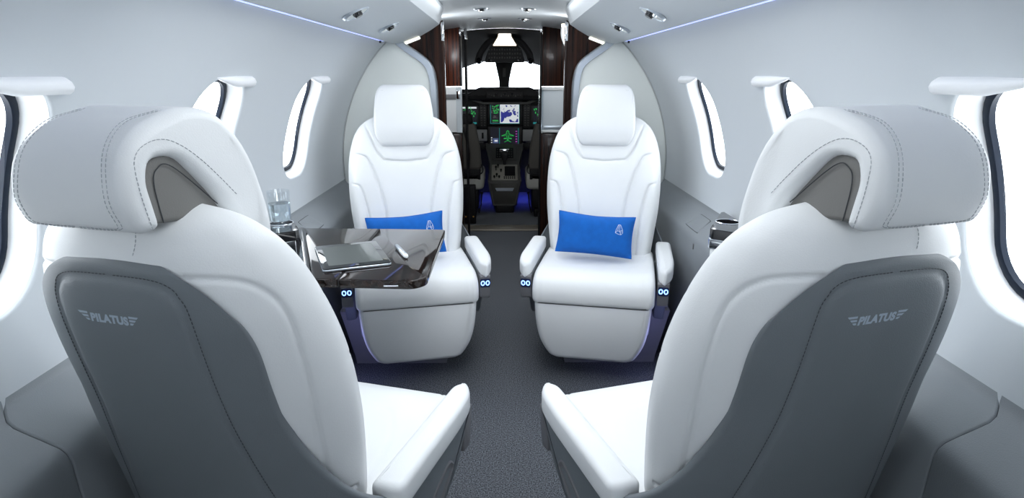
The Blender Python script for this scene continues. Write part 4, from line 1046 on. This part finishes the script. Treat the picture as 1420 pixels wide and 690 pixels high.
# ---------------------------------------------------------------- cup holders on the ledges, tumbler of water
def cup_holder(sgn, label):
    r = empty('cup_holder', (sgn * 0.675, 1.865, 0.0)); tag(r, label, 'cup holder')
    def o(pts): 
        q = [(sgn * x, y) for x, y in pts]; return q if sgn > 0 else q[::-1]
    top = roundpoly(o([(-0.066, -0.098), (0.058, -0.20), (0.058, 0.155)]), 0.008, 3)
    zt = 0.662
    N = 32
    hx, hy, hr = sgn * 0.018, -0.012, 0.036
    circ = [(hx + hr * math.cos(2 * PI * k / N), hy + hr * math.sin(2 * PI * k / N)) for k in range(N)]
    # top plate with a round well: bridge the outline to the rim
    def outer_at(ang):
        best = None
        dx, dy = math.cos(ang), math.sin(ang)
        for a, b in zip(top, top[1:] + top[:1]):
            ex, ey = b[0] - a[0], b[1] - a[1]; den = dx * ey - dy * ex
            if abs(den) < 1e-9: continue
            t = ((a[0] - hx) * ey - (a[1] - hy) * ex) / den; u = ((a[0] - hx) * dy - (a[1] - hy) * dx) / den
            if t > 0 and -1e-6 <= u <= 1 + 1e-6: best = t if best is None else min(best, t)
        return (hx + dx * best, hy + dy * best)
    NN = 96
    out = [outer_at(2 * PI * k / NN) for k in range(NN)]; ci = [(hx + hr * math.cos(2 * PI * k / NN), hy + hr * math.sin(2 * PI * k / NN)) for k in range(NN)]
    L = [[(a, b, zt - 0.05) for a, b in out], [(a, b, zt - 0.002) for a, b in out], [(hx + (a - hx) * 0.985, hy + (b - hy) * 0.985, zt) for a, b in out], [(a, b, zt) for a, b in ci], [(hx + (a - hx) * 0.97, hy + (b - hy) * 0.97, zt - 0.05) for a, b in ci], [(hx + (a - hx) * 0.1, hy + (b - hy) * 0.1, zt - 0.052) for a, b in ci]]
    obj('tray', loft(L), 'black_gloss', r, angle=40)
    obj('well_rim', tube([(hx + hr * math.cos(2 * PI * k / N), hy + hr * math.sin(2 * PI * k / N), zt + 0.0005) for k in range(N)], 0.0022, 8, closed=True), 'chrome', r)
    fr = roundpoly(o([(-0.064, -0.096), (0.055, -0.195), (0.055, 0.148)]), 0.008, 3)
    obj('chrome_skirt', slab(inset(fr, -0.003), zt - 0.062, zt - 0.026, 0.006, 'z', 3), 'chrome', r)
    obj('support_body', slab(inset(fr, 0.004), 0.40, zt - 0.06, 0.006, 'z', 3), 'white_panel', r)
    return r
cup_holder(-1, 'black and chrome cup holder on the left ledge under the water glass')
cup_holder(1, 'empty black and chrome cup holder on the right ledge')
gl = empty('water_glass', (-0.693, 1.853, 0.6632)); tag(gl, 'clear tumbler half filled with water on the left cup holder', 'glass')
obj('tumbler', lathe([(0.0, 0.0), (0.030, 0.0), (0.032, 0.002), (0.0335, 0.10), (0.0330, 0.1008), (0.0323, 0.10), (0.0303, 0.012), (0.028, 0.009), (0.0, 0.009)], 40), 'tumbler', gl, angle=50)
obj('water', lathe([(0.0, 0.0088), (0.0281, 0.0088), (0.0304, 0.0118), (0.0316, 0.062), (0.0, 0.062)], 40), 'water', gl, angle=50)

# ---------------------------------------------------------------- ceiling vents and downlights
def vent(x, y, z, nrm, label, group, lit):
    r = empty('ceiling_vent' if not lit else 'ceiling_spotlight', (x, y, z)); r.rotation_euler = Vector(nrm).to_track_quat('-Z', 'Y').to_euler()
    tag(r, label, 'vent' if not lit else 'light', group)
    k = 1.0
    obj('rim', lathe([(0.030, 0.004), (0.033, -0.004), (0.037, -0.004), (0.041, 0.002), (0.040, 0.004)], 32), 'silver', r)
    obj('bowl', lathe([(0.0, 0.003), (0.020, 0.001), (0.031, -0.003)], 32), 'chrome' if not lit else 'silver', r)
    obj('nozzle', lathe([(0.0, -0.012), (0.010, -0.012), (0.013, -0.008), (0.015, 0.0)], 20), 'black_gloss', r, loc=(0.005, 0.004, 0))
    obj('lens', lathe([(0.0, -0.009), (0.006, -0.008), (0.008, 0.0)], 16), 'white_lamp' if lit else 'chrome', r, loc=(-0.018, -0.006, 0))
for sgn, side in ((-1, 'left'), (1, 'right')):
    for i, y in enumerate((1.277, 1.767, 2.257)):
        lab = ['round chrome air vent at the top edge of the photo, %s ceiling panel', 'round chrome air vent in the middle of the %s ceiling panel', 'round chrome air vent nearest the bulkhead in the %s ceiling panel'][i] % side
        vent(sgn * 0.400, y, 1.2615, (sgn * -0.46, 0, -0.87), lab, 'ceiling panel air vents', False)
    for i, y in enumerate((3.145, 3.66)):
        n = (0.22 * 2 * sgn * 0.11 * -1, 0, -1)
        vent(sgn * 0.113, y, cz(0.113) - 0.001, n, ['small round spotlight in the entry ceiling nearer the cabin, %s side', 'small round spotlight in the entry ceiling nearer the cockpit, %s side'][i] % side, 'entry ceiling spotlights', True)

# pairs that repeat share a group
GROUPS = {'pilot_seat': 'pilot seats', 'cup_holder': 'ledge cup holders', 'side_ledge': 'side ledges', 'cove_light': 'blue cove light strips', 'partition': 'ebony partitions', 'divider_cabinet': 'divider cabinets', 'strip_light': 'bulkhead strip lights', 'footwell_light': 'blue footwell lights'}
for o in list(COL.objects):
    n = o.name.split('.')[0]
    if o.parent is None and n in GROUPS: o['group'] = GROUPS[n]
